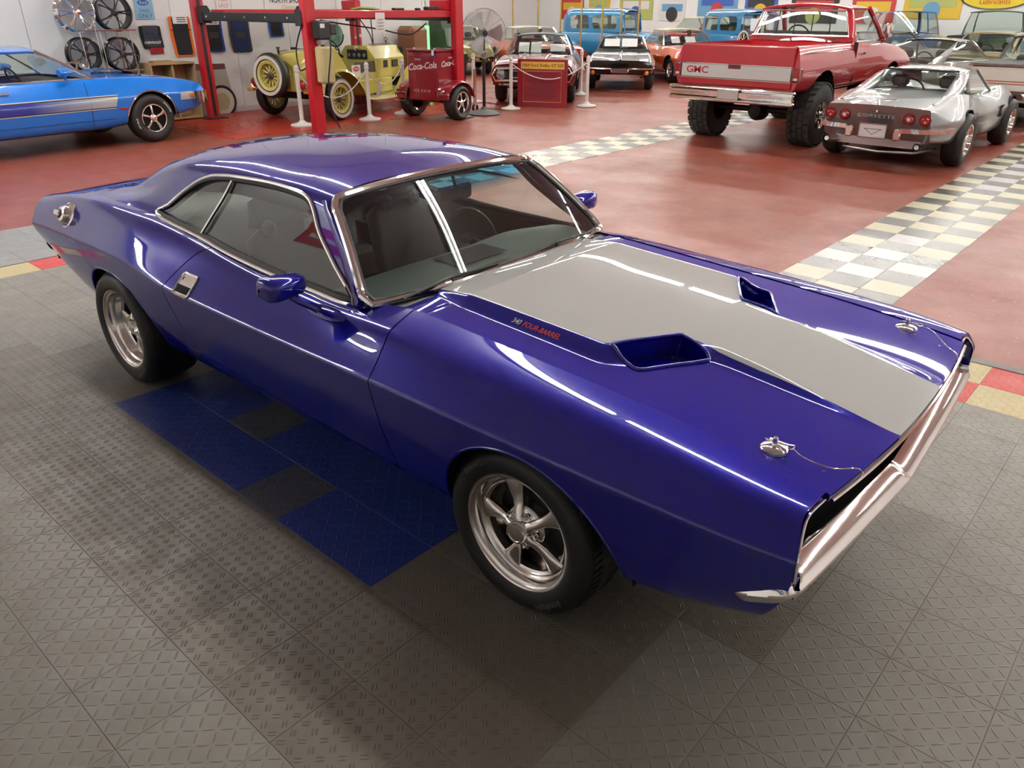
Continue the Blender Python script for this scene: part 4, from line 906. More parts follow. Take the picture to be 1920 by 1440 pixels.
def seats(T, x, yc, z0, h, w=.24, m=None, rear=False):
    m = m or mat('seat_black', (.03, .03, .03), .6)
    for s in (-1, 1):
        o = B().box(x-.02, x+.48, s*yc-w, s*yc+w, z0, z0+.16, .05).obj('seat', m, T); B().box(x-.16, x+.0, s*yc-w, s*yc+w, z0+.1, z0+.1+h, .05).obj('seat_back', m, o); B().box(x-.15, x-.05, s*yc-w*.5, s*yc+w*.5, z0+.12+h, z0+.28+h, .04).obj('headrest', m, o)
def steering(T, x, y, z, r=.19):
    a = np.linspace(0, 2*PI, 24, endpoint=False); c = np.array([x, y, z])
    o = B().tube([c+r*np.array([-.4*math.sin(t), math.cos(t), .92*math.sin(t)]) for t in a], .014, 6, closed=True).obj('steering_wheel', TRIMBLACK, T)
    B().tube([c, c+np.array([.35, 0, -.15])], .025, 6).tube([c+np.array([0, -r, 0]), c+np.array([0, r, 0])], .011, 5).obj('column', TRIMBLACK, o)
def sweep(T, path, prof, name, m, sym=True, up=(0, 0, 1), sharp=50):
    """bar with profile (outward, up) swept along a path in plan"""
    P = list(path)+([(x, -y, z) for x, y, z in list(path)[::-1] if abs(y) > 1e-6] if sym else []); c = np.array(P, float); t = np.gradient(c, axis=0); t /= np.linalg.norm(t, axis=1)[:, None]; G = []
    for p, q in zip(c, t):
        n = np.cross(q, up); n /= np.linalg.norm(n)+1e-9; G.append([p+n*o+np.array(up)*h for o, h in prof])
    b = B().grid(G, closev=True); k = len(prof); b.F.append(tuple(range(k))); b.F.append(tuple(range(len(b.V)-k, len(b.V)))); b.M += [0, 0]
    return b.obj(name, m, T, sharp=sharp)
def lamp(T, c, r, axis='x', sgn=1, m=None, name='headlight', bez_=True):
    m = m or mat('lamp_glass', (.35, .38, .4), .08, .3, coat=1)
    o = B().lathe([(0, sgn*.025), (r*.6, sgn*.02), (r, 0)], 20, axis, c).obj(name, m, T)
    if bez_: B().lathe([(r, sgn*.004), (r*1.18, sgn*.012), (r*1.2, -sgn*.02)], 20, axis, c).obj('bezel', CHROME, o)
    return o
def sheet(T, c, w, h, tilt, m, name='info_sheet', rz=0.0):
    M = Matrix.Translation(c) @ Matrix.Rotation(rz, 4, 'Z') @ Matrix.Rotation(tilt, 4, 'Y')
    return B().box(-.001, .001, -w/2, w/2, -h/2, h/2).xf(M).obj(name, m, T, smooth=False)
BLADE = [(-.03, .05), (.0, .055), (.02, .03), (.025, 0), (.02, -.03), (.0, -.055), (-.03, -.05)]
REDL = mat('tail_red', (.35, .01, .01), .15, coat=1); AMBER = mat('amber_lens', (.7, .22, .02), .2, coat=1)
# ================================================================== silver sports coupe (rear view)
def silver_coupe():
    T = thing('sports_car', 'silver low sports coupe with four round tail lights beside the red pickup', 'car', (-1.57, 11.80, 0), PI/2)
    S = car_paint('silver_paint', (.36, .39, .40), .75)
    L = [(-2.22, .66, .36, .58, .775, .64, .79), (-2.0, .77, .33, .60, .80, .66, .80), (-1.7, .85, .30, .60, .845, .68, .815), (-1.3, .885, .26, .60, .895, .70, .86), (-.9, .86, .20, .58, .875, .70, .90), (-.4, .80, .19, .55, .82, .66, .84), (.1, .79, .19, .55, .80, .65, .80), (.5, .82, .19, .56, .83, .66, .80), (.9, .86, .22, .58, .875, .70, .80), (1.3, .875, .26, .58, .865, .68, .77), (1.8, .80, .34, .55, .74, .60, .66), (2.25, .60, .42, .50, .57, .45, .55)]
    sy, top = body_shell(T, L, S, [(-1.245, .34, .365), (1.245, .34, .365)], tail=[.28, .16, .06, .02, .0, -.01, -.015, -.02, -.02, -.02], k=(5, 84), cuts=[[(-.92, -.50), (-.92, .50), (.46, .60), (.46, -.60)]])
    # roof with sloping flying buttresses and upright rear glass
    xr0, xr1, zr, wr = .02, -.62, 1.135, .50
    P = [[(x, s*(wr+.04*max(0, (-.62-x))*.6), z-.055*abs(s)**3) for s in np.linspace(-1, 1, 17)] for x, z in ((-.66, 1.145), (-.5, 1.165), (-.2, 1.17), (.05, 1.15), (.16, 1.125))]
    V, F = panel(np.array(P).reshape(-1, 3), [f[::-1] for f in gridfaces(5, 17)], 0, .03); mk('roof', V, F, S, T, sharp=60)
    for s in (-1, 1):
        P = []
        for x, y0, z0, y1, z1 in ((-1.95, .60, .812, .54, .805), (-1.6, .635, .865, .52, .835), (-1.2, .655, .915, .50, .925), (-.9, .64, .995, .475, 1.015), (-.66, .60, 1.07, .46, 1.115), (-.45, .555, 1.10, .45, 1.14)):
            P.append([(x, s*y0, z0-.06), (x, s*(y0-.005), z0), (x, s*(y0*.4+y1*.6), z0*.3+z1*.7+.008), (x, s*y1, z1), (x, s*(y1-.015), z1-.07)])
        B().grid(P).obj('buttress', S, T, sharp=180)
        P = [[np.array([.48, s*.66, .82])*(1-t)*(1-u)+np.array([-.72, s*.665, .86])*(1-t)*u+np.array([.14, s*.50, 1.11])*t*(1-u)+np.array([-.52, s*.51, 1.10])*t*u for u in np.linspace(0, 1, 6)] for t in np.linspace(0, 1, 5)]
        B().grid(P).obj('side_window', GLASSM, T, sharp=180)
        B().tube([(.50, s*.665, .82), (.33, s*.58, .97), (.15, s*.505, 1.12)], .018, 6).obj('front_pillar', S, T)
        B().tube([(-.72, s*.66, .875), (-.62, s*.60, .99), (-.53, s*.53, 1.10)], .022, 6).obj('centre_pillar', S, T)
        for k in range(4): B().box(.62+.055*k, .645+.055*k, -.008, .008, .46, .62, .004).xf(Matrix.Translation((0, s*(sy(.68, .54)-.002), 0)) @ Matrix.Shear('XZ', 4, (-.25, 0))).obj('side_gill', DARK, T)
        for y in (.59, .40):
            o = B().lathe([(0, -.012), (.03, -.022), (.055, -.012), (.062, 0)], 24, 'x', (-2.225, s*y, .645)).obj('tail_light', REDL, T); B().lathe([(.062, -.004), (.070, -.012), (.074, .01)], 24, 'x', (-2.225, s*y, .645)).obj('bezel', mat('bezel_dark', (.25, .05, .05), .2, .6), o)
            if y == .40: B().lathe([(0, -.024), (.022, -.022)], 16, 'x', (-2.228, s*y, .645)).obj('reverse_lens', mat('clear_lens', (.7, .7, .7), .1, coat=1), o)
        sweep(T, [(-1.86, s*.845, .515), (-2.12, s*.76, .515), (-2.24, s*.62, .512), (-2.26, s*.34, .505)], [(o*s*-1, h) for o, h in [(-.02, .03), (.02, .035), (.035, .01), (.02, -.02), (-.02, -.025)]], 'rear_bumper', CHROME, sym=False)
        B().box(-2.275, -2.235, min(s*.255, s*.35), max(s*.255, s*.35), .38, .525, .015).obj('bumper_guard', CHROME, T)
        B().tube([(-1.7, s*.42, .30), (-2.1, s*.55, .31), (-2.28, s*.57, .33)], .045, 12, caps=False).tube([(-2.20, s*.57, .325), (-2.27, s*.57, .33)], .03, 10).obj('tail_pipe', CHROME, T)
    rw = [[(-.70+.0*t-.06*(1-abs(q)**2)*0-.24*(1-t), q*(.52-.05*t), .89+.235*t) for q in np.linspace(-1, 1, 9)] for t in np.linspace(0, 1, 4)]
    B().grid(rw).obj('rear_window', GLASSM, T)
    B().tube([(-.945, -.53, .885), (-.945, .53, .885), (-.71, .48, 1.13), (-.71, -.48, 1.13)], .014, 6, closed=True).obj('window_trim', TRIMBLACK, T)
    B().grid([[np.array([.52+.12*(1-q*q), q*.66, .82])*(1-t)+np.array([.17+.04*(1-q*q), q*.49, 1.125])*t for q in np.linspace(-1, 1, 11)] for t in np.linspace(0, 1, 4)]).obj('windscreen', GLASSM, T, sharp=180)
    pl = B().box(-2.275, -2.255, -.165, .165, .395, .56, .004).obj('licence_plate', mat('plate_white', (.72, .72, .72), .35), T)
    B().tube([(-2.279, -.17, .39), (-2.279, .17, .39), (-2.279, .17, .565), (-2.279, -.17, .565)], .009, 6, closed=True).obj('plate_frame', CHROME, pl)
    B().tube([(-2.277, -.11, .50), (-2.277, .11, .50)], .003, 5).tube([(-2.277, -.10, .50), (-2.277, 0, .43), (-2.277, .10, .50)], .003, 5).obj('plate_print', TRIMBLACK, pl)
    text('lettering', 'CORVETTE', .055, frame3((-2.247, 0, .655), (0, -1, 0), (.1, 0, 1)), mat('badge_grey', (.28, .29, .29), .3, .5), T, width=1.75)
    B().lathe([(0, -.004), (.014, 0)], 12, 'x', (-2.243, 0, .71)).obj('trunk_lock', CHROME, T)
    z = top(-1.75, 0)+.004; bd = B().tube([(-1.78, -.07, z), (-1.70, .07, z)], .006, 5).tube([(-1.78, .07, z), (-1.70, -.07, z)], .006, 5).obj('flag_badge', CHROME, T)
    B().tube([(-1.5, -.6, .22), (-1.9, -.45, .20), (-1.95, 0, .18), (-1.9, .45, .20), (-1.5, .6, .22)], .02, 8).box(-2.0, -1.5, -.55, .55, .26, .38).obj('exhaust', DULLMETAL, T)
    seats(T, -.35, .32, .35, .42); steering(T, .12, .32, .78); B().box(.3, .62, -.66, .66, .62, .80, .05).obj('dashboard', TRIMBLACK, T); B().box(-.95, .5, -.62, .62, .26, .30).obj('cabin_floor', DARK, T)
    for x in (-1.245, 1.245):
        for s in (-1, 1): bgwheel(T, x, s*.79, .335, .23, 'rally', .195)
    return T
silver_coupe()
# ================================================================== red pickup (rear view)
def red_pickup():
    T = thing('pickup_truck', 'bright red lifted pickup with white tailgate band and ribbed chrome bumper', 'truck', (-3.77, 10.85, 0), PI/2)
    R = car_paint('red_truck_paint', (.48, .008, .018))
    L = [(-.98, .985, .80, 1.10, 1.425, .90, 1.43), (-.6, .985, .78, 1.10, 1.425, .905, 1.425), (.6, .985, .76, 1.10, 1.415, .905, 1.41), (1.2, .985, .76, 1.10, 1.41, .905, 1.41), (2.2, .985, .76, 1.09, 1.40, .90, 1.40), (2.9, .98, .76, 1.08, 1.36, .86, 1.39), (3.5, .97, .80, 1.06, 1.30, .84, 1.34), (3.95, .95, .84, 1.04, 1.22, .82, 1.24)]
    bed = [(-.90, -.80), (-.90, .80), (1.00, .80), (1.00, -.80)]
    sy, top = body_shell(T, L, R, [(0.0, .56, .52), (2.98, .56, .52)], tail=[.03, .02, .01, 0, .0, .02, .045, .05, .05, .05], nose=[-.1, -.05, -.02, 0, 0, -.02, -.04, -.05, -.03, -.02], k=(5, 90), cuts=[bed, [(1.24, -.78), (1.24, .78), (2.42, .78), (2.42, -.78)]], sig=.04)
    IR = R
    b = B(); b.grid([[(-.90, y, z) for y in (-.80, .80)] for z in (.98, 1.425)]).grid([[(1.0, y, z) for y in (-.80, .80)] for z in (.98, 1.41)]).grid([[(-.9, y, .98) for y in (-.8, .8)], [(1.0, y, .98) for y in (-.8, .8)]])
    for s in (-1, 1): b.grid([[(x, s*.80, z) for x in (-.9, 1.0)] for z in (.98, 1.42)])
    b.obj('cargo_bed', IR, T, smooth=False)
    tg = B().box(-.992, -.955, -.885, .885, .86, 1.415, .012).obj('tailgate', R, T)
    B().box(-1.002, -.990, -.865, .865, .965, 1.145, .004).obj('band', mat('band_white', (.66, .66, .64), .4), tg)
    B().tube([(-1.0, -.875, .955), (-1.0, .875, .955), (-1.0, .875, 1.155), (-1.0, -.875, 1.155)], .009, 5, closed=True).obj('band_trim', CHROME, tg)
    [text('lettering', ch, .13, frame3((-1.0035, .72-.125*i, 1.062), (0, -1, 0), (0, 0, 1)), mat('letter_red', (.42, .02, .05), .4), tg, width=1.3, bold=.003) for i, ch in enumerate('GMC')]
    B().box(-1.008, -.99, -.10, .10, 1.095, 1.165, .008).obj('latch_handle', mat('latch_dark_red', (.16, .01, .02), .4), tg)
    for s in (-1, 1):
        o = B().box(-1.0, -.86, min(s*.895, s*.985), max(s*.895, s*.985), .97, 1.145, .012).obj('tail_light', REDL, T); B().box(-1.004, -.99, min(s*.905, s*.965), max(s*.905, s*.965), .985, 1.02, .003).obj('reverse_lens', mat('clear_lens', (.7, .7, .7), .1, coat=1), o)
        B().tube([(-1.002, s*.89, .962), (-1.002, s*.99, .962), (-1.002, s*.99, 1.152), (-1.002, s*.89, 1.152)], .006, 5, closed=True).obj('lamp_trim', CHROME, o)
        B().tube([(x, s*(sy(x, 1.33)+.003), 1.325) for x in np.linspace(-.85, 1.05, 6)], .008, 5).obj('side_trim', CHROME, T)
        B().box(1.12, 1.13, min(s*.90, s*.965), max(s*.90, s*.965), .85, 1.42).obj('cab_gap', DARK, T, smooth=False)
        o = B().box(2.02, 2.16, min(s*1.02, s*1.12), max(s*1.02, s*1.12), 1.47, 1.68, .02).obj('door_mirror', CHROME, T); B().tube([(2.1, s*.93, 1.42), (2.1, s*1.05, 1.5)], .014, 6).obj('mirror_arm', CHROME, o)
        B().box(1.32, 1.46, min(s*.965, s*.99), max(s*.965, s*.99), 1.24, 1.275, .008).obj('door_handle', CHROME, T)
    b = B().box(-1.10, -1.03, -.985, .985, .70, .80, .015).box(-1.11, -1.02, -1.0, 1.0, .80, .845, .02).box(-1.11, -1.02, -1.0, 1.0, .645, .70, .02)
    bp_ = b.obj('rear_bumper', CHROME, T)
    for s in (-1, 1):
        for z in (.738, .765): B().box(-1.112, -1.098, min(s*.30, s*.97), max(s*.30, s*.97), z-.009, z+.009, .005).obj('rib', CHROME, bp_)
    B().box(-1.115, -1.10, -.17, .17, .685, .825, .01).obj('plate_recess', mat('satin_metal', (.55, .55, .53), .3, 1), bp_)
    greenhouse(T, 2.55, 1.13, 2.02, 1.20, .86, .72, 1.42, 1.90, R, glassm=GLASSM, xrc=1.32, xbc=1.30, crown=.05, bow=.06, trimm=None, apr=.04)
    B().tube([(1.115, -.80, 1.50), (1.115, .80, 1.50), (1.165, .68, 1.86), (1.165, -.68, 1.86)], .016, 6, closed=True).obj('window_trim', CHROME, T)
    B().box(1.13, 1.20, -.86, .86, 1.40, 1.50, .02).obj('cab_back', R, T)
    for k in range(4): B().tube([(1.21, -.45+.3*k, 1.5), (1.23, -.42+.28*k, 1.86)], .010, 5).obj('window_bar', TRIMBLACK, T)
    B().box(1.3, 1.5, -.75, .75, .95, 1.56, .06).obj('bench_seat', mat('seat_black', (.03, .03, .03), .6), T); steering(T, 2.0, .38, 1.45, .2); B().box(1.2, 2.45, -.8, .8, .86, .90).obj('cabin_floor', DARK, T); B().box(2.2, 2.5, -.78, .78, 1.15, 1.40, .05).obj('dashboard', TRIMBLACK, T)
    b = B().tube([(0, -.75, .46), (0, .75, .46)], .045, 10).lathe([(.0, -.17), (.10, -.15), (.155, -.06), (.16, .06), (.10, .14), (0, .16)], 20, 'x', (0, 0, .45)); b.obj('rear_axle', mat('axle_black', (.012, .012, .012), .5), T)
    for s in (-1, 1): B().tube([(-.6, s*.48, .62), (0, s*.52, .53), (.6, s*.48, .62)], .03, 6).obj('leaf_spring', DARK, T)
    B().box(-.9, 3.6, -.45, .45, .66, .80).obj('frame', DARK, T, smooth=False)
    for x in (0.0, 2.98):
        for s in (-1, 1): bgwheel(T, x, s*.83, .452, .33, 'spoke5', .205, lugs=26)
    return T
red_pickup()
# ================================================================== bright blue coupe at the left edge (side view)
def laser_stripe():
    m, t, p = nt('side_stripe_fade'); tc = nd(t, 'ShaderNodeTexCoord'); sx = nd(t, 'ShaderNodeSeparateXYZ'); lnk(t, tc.outputs['Object'], sx.inputs[0])
    cr = nd(t, 'ShaderNodeValToRGB'); f = nd(t, 'ShaderNodeMapRange', i_1=-.9, i_2=.95); lnk(t, sx.outputs[0], f.inputs[0]); lnk(t, f.outputs[0], cr.inputs[0])
    cr.color_ramp.elements[0].position = .35; cr.color_ramp.elements[0].color = (.01, .025, .30, 1); cr.color_ramp.elements[1].position = .95; cr.color_ramp.elements[1].color = (.50, .58, .62, 1)
    lnk(t, cr.outputs[0], p.inputs['Base Color']); p.inputs['Roughness'].default_value = .3; p.inputs['Coat Weight'].default_value = 1; return m
def blue_coupe():
    T = thing('coupe_car', 'bright sky-blue coupe with fading dark blue side stripe by the white wall', 'car', (-11.265, 2.70, 0), math.radians(95))
    C_ = car_paint('sky_blue_paint', (.0, .20, .78))
    L = [(-2.7, .88, .40, .66, .92, .78, .94), (-2.2, .94, .34, .68, .95, .80, .97), (-1.5, .97, .28, .68, .97, .82, .97), (-.8, .965, .24, .66, .955, .80, .95), (0, .965, .24, .65, .95, .82, .94), (.7, .965, .24, .66, .955, .83, .97), (1.2, .965, .28, .68, .945, .83, .975), (1.8, .955, .32, .68, .905, .82, .935), (2.2, .94, .38, .66, .855, .80, .88), (2.42, .91, .44, .64, .80, .77, .82)]
    sy, top = body_shell(T, L, C_, [(-1.485, .34, .40), (1.485, .34, .40)], nose=[-.28, -.16, -.06, .02, .03, .02, -.01, -.03, -.02, .0], k=(5, 90), cuts=[[(-1.6, -.70), (-1.6, .70), (.66, .72), (.66, -.72)]])
    greenhouse(T, .75, -1.75, .12, -.95, .80, .60, .955, 1.335, C_, glassm=GLASSM, xrc=-.70, xbc=-1.05, crown=.035, bow=.10)
    ST = laser_stripe(); BK = TRIMBLACK; SV = mat('pin_silver', (.6, .62, .64), .3)
    for s in (-1, 1):
        xs = np.linspace(-2.6, .95, 40)
        def band(z0, z1, o, x0=-2.6, x1=.95, sl=0.0): return [[(x+sl*(z-.64), s*(sy(x, z)+o), z) for x in np.linspace(x0, x1, 40)] for z in np.linspace(z0, z1, 6)]
        st = B().grid(band(.565, .705, .004, sl=.35)).obj('side_stripe', ST, T)
        for z in (.560, .710): B().grid(band(z-.006, z+.006, .006, sl=.35)).obj('pinstripe', BK, st)
        for z in (.548, .722): B().grid(band(z-.006, z+.006, .006, sl=.35)).obj('silver_line', SV, st)
        o = B().grid([[(x+.1*(z-.66), s*(sy(x, z)+.005), z) for x in np.linspace(1.98, 2.30, 8)] for z in np.linspace(.575, .69, 4)]).obj('stripe_end', SV, T)
        B().box(2.12, 2.22, min(s*(sy(2.17, .64)-.005), s*(sy(2.17, .64)+.012)), max(s*(sy(2.17, .64)-.005), s*(sy(2.17, .64)+.012)), .61, .655, .004).obj('marker_lamp', AMBER, o)
        B().tube([(1.485+.405*math.cos(a), s*(sy(1.485+.405*math.cos(a), .34+.405*math.sin(a))+.002), .34+.405*math.sin(a)) for a in np.linspace(.12, PI-.12, 24)], .011, 6).obj('arch_trim', CHROME, T)
        for xd in (.56, -.80): B().tube([(xd+.10*max(0, z-.75), s*(sy(xd, z)+.0015), z) for z in np.linspace(.28, .95, 14)], .004, 4).obj('door_gap', DARK, T)
        B().tube([(x, s*(sy(x, .40)+.0015), .40) for x in np.linspace(-.8, .92, 12)], .003, 4).obj('sill_line', DARK, T)
        B().tube([(-.64, s*(sy(-.6, .83)+.02), .835), (-.46, s*(sy(-.5, .83)+.02), .835)], .012, 6).obj('door_handle', CHROME, T)
        mo = B().lathe([(0, -.10), (.03, -.09), (.055, -.03), (.062, .06), (.05, .075), (0, .075)], 16, 'x', (0, 0, 0)).xf(Matrix.Translation((.30, s*.93, 1.06)) @ Matrix.Rotation(PI, 4, 'Z') @ Matrix.Diagonal((1, 1.3, .9, 1))).obj('door_mirror', C_, T); B().tube([(.31, s*.90, 1.02), (.34, s*.845, .965)], .018, 6).obj('mirror_stem', C_, mo)
        B().box(.97, 1.10, min(s*(sy(1.03, .52)), s*(sy(1.03, .52)+.006)), max(s*(sy(1.03, .52)), s*(sy(1.03, .52)+.006)), .515, .545).obj('badge', mat('badge_red', (.4, .03, .03), .4), T)
    sweep(T, [(2.20, .935, .60), (2.40, .915, .60), (2.48, .80, .60), (2.52, .4, .60), (2.54, 0, .60)], [(-.04, .085), (.012, .09), (.03, .02), (.024, -.06), (-.02, -.09), (-.05, -.08)], 'front_bumper', CHROME)
    B().grid([[(.95+.9*u, y, top(.95+.9*u, y)+.055*math.sin(PI*min(1, u*1.1+.05))) for y in np.linspace(-.22, .22, 9)] for u in np.linspace(0, 1, 9)]).obj('hood_scoop', C_, T)
    IW = mat('interior_white', (.55, .57, .52), .6); seats(T, -.55, .36, .42, .52, m=IW); steering(T, .18, .36, .90); B().box(.30, .75, -.72, .72, .70, .93, .06).obj('dashboard', TRIMBLACK, T)
    B().box(-2.0, .7, -.74, .74, .34, .38).obj('cabin_floor', DARK, T)
    B().tube([(1.0, -.70, .95), (.98, -.70, 1.75)], .003, 5).lathe([(.015, 0), (.006, .02)], 8, 'z', (1.0, -.70, .955)).obj('aerial', CHROME, T)
    for x in (-1.485, 1.485):
        for s in (-1, 1): bgwheel(T, x, s*.815, .352, .24, 'spoke5', .20, letters=(('BFGoodrich', .55), ('Radial T/A', 3.35)))
    return T
blue_coupe()
# ================================================================== vintage yellow speedster
def speedster():
    T = thing('vintage_car', 'pale yellow vintage roadster with wooden-spoke whitewall wheels under the lift', 'car', (-11.26, 7.53, 0), math.radians(104))
    Yp = car_paint('pale_yellow_paint', (.60, .53, .115)); BR = mat('brown_leather', (.065, .045, .03), .6); K = mat('gauge_black', (.015, .015, .015), .4)
    # rounded tail box
    P = []
    for x, w, h in ((-.62, .36, 1.02), (-.5, .43, 1.12), (-.2, .46, 1.17), (.1, .47, 1.17), (.30, .47, 1.15)):
        P.append([(x, -w, .52), (x, -w, .78), (x, -w*.98, .95), (x, -w*.88, h-.06), (x, -w*.6, h), (x, 0, h+.015), (x, w*.6, h), (x, w*.88, h-.06), (x, w*.98, .95), (x, w, .78), (x, w, .52)])
    b = B().grid(P); n = 11; b.F += [tuple(range(n)), tuple(range(4*n, 5*n))]; b.M += [0, 0]; b.obj('tail_box', Yp, T, sharp=60)
    B().box(-.64, -.60, -.30, .30, .55, .90, .01).obj('trunk_lid', Yp, T)
    # seat
    B().grid([[(x, y, z) for x, z in ((.30, 1.18), (.42, 1.16), (.52, .98), (.62, .72), (.98, .64))] for y in np.linspace(-.46, .46, 7)]).obj('seat', BR, T)
    for s in (-1, 1): B().prism([(.28, .60), (1.65, .60), (1.65, .72), (.80, .74), (.60, .98), (.42, 1.20), (.28, 1.20)], min(s*.46, s*.48), max(s*.46, s*.48), 'y').obj('seat_side', BR if s > 0 else Yp, T, smooth=False)
    # hood: eight-sided box
    sec = [(-.44, .58), (-.46, .80), (-.46, .96), (-.26, 1.19), (.26, 1.19), (.46, .96), (.46, .80), (.44, .58)]
    P = [[(x, y*k, z if z < .7 else .58+(z-.58)*k2) for y, z in sec] for x, k, k2 in ((1.70, 1.0, 1.0), (2.60, .86, .98), (2.72, .84, .97))]
    b = B().grid(P, closev=True); b.F += [tuple(range(8)), tuple(range(16, 24))]; b.M += [0, 0]; hd = b.obj('hood', Yp, T, sharp=20)
    for x in (1.97, 2.33): B().box(x-.10, x+.10, -.445, -.425, .78, .92, .004).obj('louvre', K, hd)
    B().tube([(1.80, -.20, 1.215), (2.55, -.17, 1.205)], .008, 5).obj('hood_hinge', K, hd); B().tube([(1.80, -.26, 1.20), (2.55, -.22, 1.19)], .008, 5).obj('hood_hinge', K, hd)
    mo = B().tube([(2.65, 0, 1.17), (2.65, 0, 1.24)], .018, 8).obj('radiator_cap', K, T); B().tube([(2.65, .035*math.cos(a), 1.275+.035*math.sin(a)) for a in np.linspace(0, 2*PI, 16, endpoint=False)], .007, 5, closed=True).obj('cap_ring', K, mo)
    B().box(2.70, 2.77, -.36, .36, .50, 1.16, .03).obj('radiator', K, T)
    # firewall with dash
    B().prism([(-.46, .58), (-.46, .96), (-.26, 1.185), (.26, 1.185), (.46, .96), (.46, .58)], 1.63, 1.71, 'x').obj('dash_panel', Yp, T, smooth=False)
    o = B().box(1.60, 1.635, -.28, .22, .94, 1.12, .02).obj('gauge_panel', K, T); 
    for k in range(4): B().lathe([(0, -.006), (.032, -.004), (.036, 0)], 14, 'x', (1.60, -.22+.125*k, 1.02)).obj('gauge', mat('gauge_face', (.3, .3, .27), .3), o)
    B().lathe([(0, -.006), (.04, -.004), (.046, 0)], 14, 'x', (1.60, -.03, 1.14)).obj('gauge', CHROME, o)
    B().box(1.0, 1.62, -.455, -.44, .58, .92).obj('door_opening', BR, T, smooth=False)
    steering(T, 1.05, .16, 1.14, .2)
    ws = B().lathe([(0, .004), (.21, .004), (.21, -.004), (0, -.004)], 28, 'x', (1.16, .12, 1.40)).obj('monocle_screen', glass('monocle_glass', (.55, .75, .68), .9), T); B().tube([(1.16, .12+.215*math.cos(a), 1.40+.215*math.sin(a)) for a in np.linspace(PI*.98, 2.05*PI, 20)], .014, 6).tube([(1.16, .12, 1.19), (1.2, .14, .98)], .014, 6).obj('screen_bracket', K, ws)
    # fenders
    for s in (-1, 1):
        arc = [(-.48, .50), (-.42, .68), (-.28, .82), (-.05, .88), (.20, .86), (.45, .74), (.66, .52), (.86, .33), (1.9, .315), (2.2, .40), (2.45, .62), (2.7, .78), (3.0, .80), (3.25, .68)]
        c = bez([(x, 0, z) for x, z in arc], 5); P = [[(p[0], s*yy, p[2]+dz) for yy, dz in ((.50, 0), (.60, .012), (.75, .018), (.88, .0), (.895, -.045))] for p in c]
        B().grid(P).obj('fender', Yp, T, sharp=60)
        B().box(.80, 2.1, min(s*.44, s*.52), max(s*.44, s*.52), .33, .60, .02).obj('splash_apron', Yp, T)
        lo = lamp(T, (-.66, s*.56, .64), .075, 'x', -1, REDL, 'tail_light'); B().box(-.70, -.60, min(s*.60, s*.74), max(s*.60, s*.74), .50, .545, .01).obj('turn_lamp', AMBER, T)
        bgwheel(T, 0, s*.80, .375, .16, 'wood', .25, wall=True); bgwheel(T, 2.95, s*.76, .375, .14, 'wood', .25, wall=True)
    e = bgwheel(T, -.78, 0, .375, .16, 'wood', .25, wall=True); e.name = 'spare_wheel'; e.location = (-.80, .0, .79); e.rotation_euler = (0, math.radians(-6), -PI/2)
    B().box(-.5, 3.0, -.30, .30, .40, .55).tube([(0, -.75, .375), (0, .75, .375)], .05, 8).obj('chassis', DARK, T, smooth=False)
    B().tube([(-.55, 0, 1.13), (-.55, 0, 1.23)], .02, 8).lathe([(0, .03), (.035, .02), (.04, 0), (0, -.01)], 12, 'z', (-.55, 0, 1.22)).obj('tail_cap', K, T)
    o = sheet(T, (.98, -.485, .77), .26, .22, 0, mat('sign_white', (.75, .75, .73), .5), 'please_sign', rz=-PI/2)
    B().lathe([(0, 0), (1, 0)], 24, 'y').xf(Matrix.Translation((.98, -.488, .81)) @ Matrix.Diagonal((.105, 1, .045, 1))).obj('red_oval', mat('sign_red', (.55, .02, .03), .5), o)
    text('lettering', 'PLEASE', .055, frame3((.98, -.491, .81), (1, 0, 0), (0, 0, 1)), WHITEP, o)
    sheet(T, (1.10, -.90, .43), .16, .30, .25, WHITEP, rz=-PI/2+.2)
    return T
speedster()
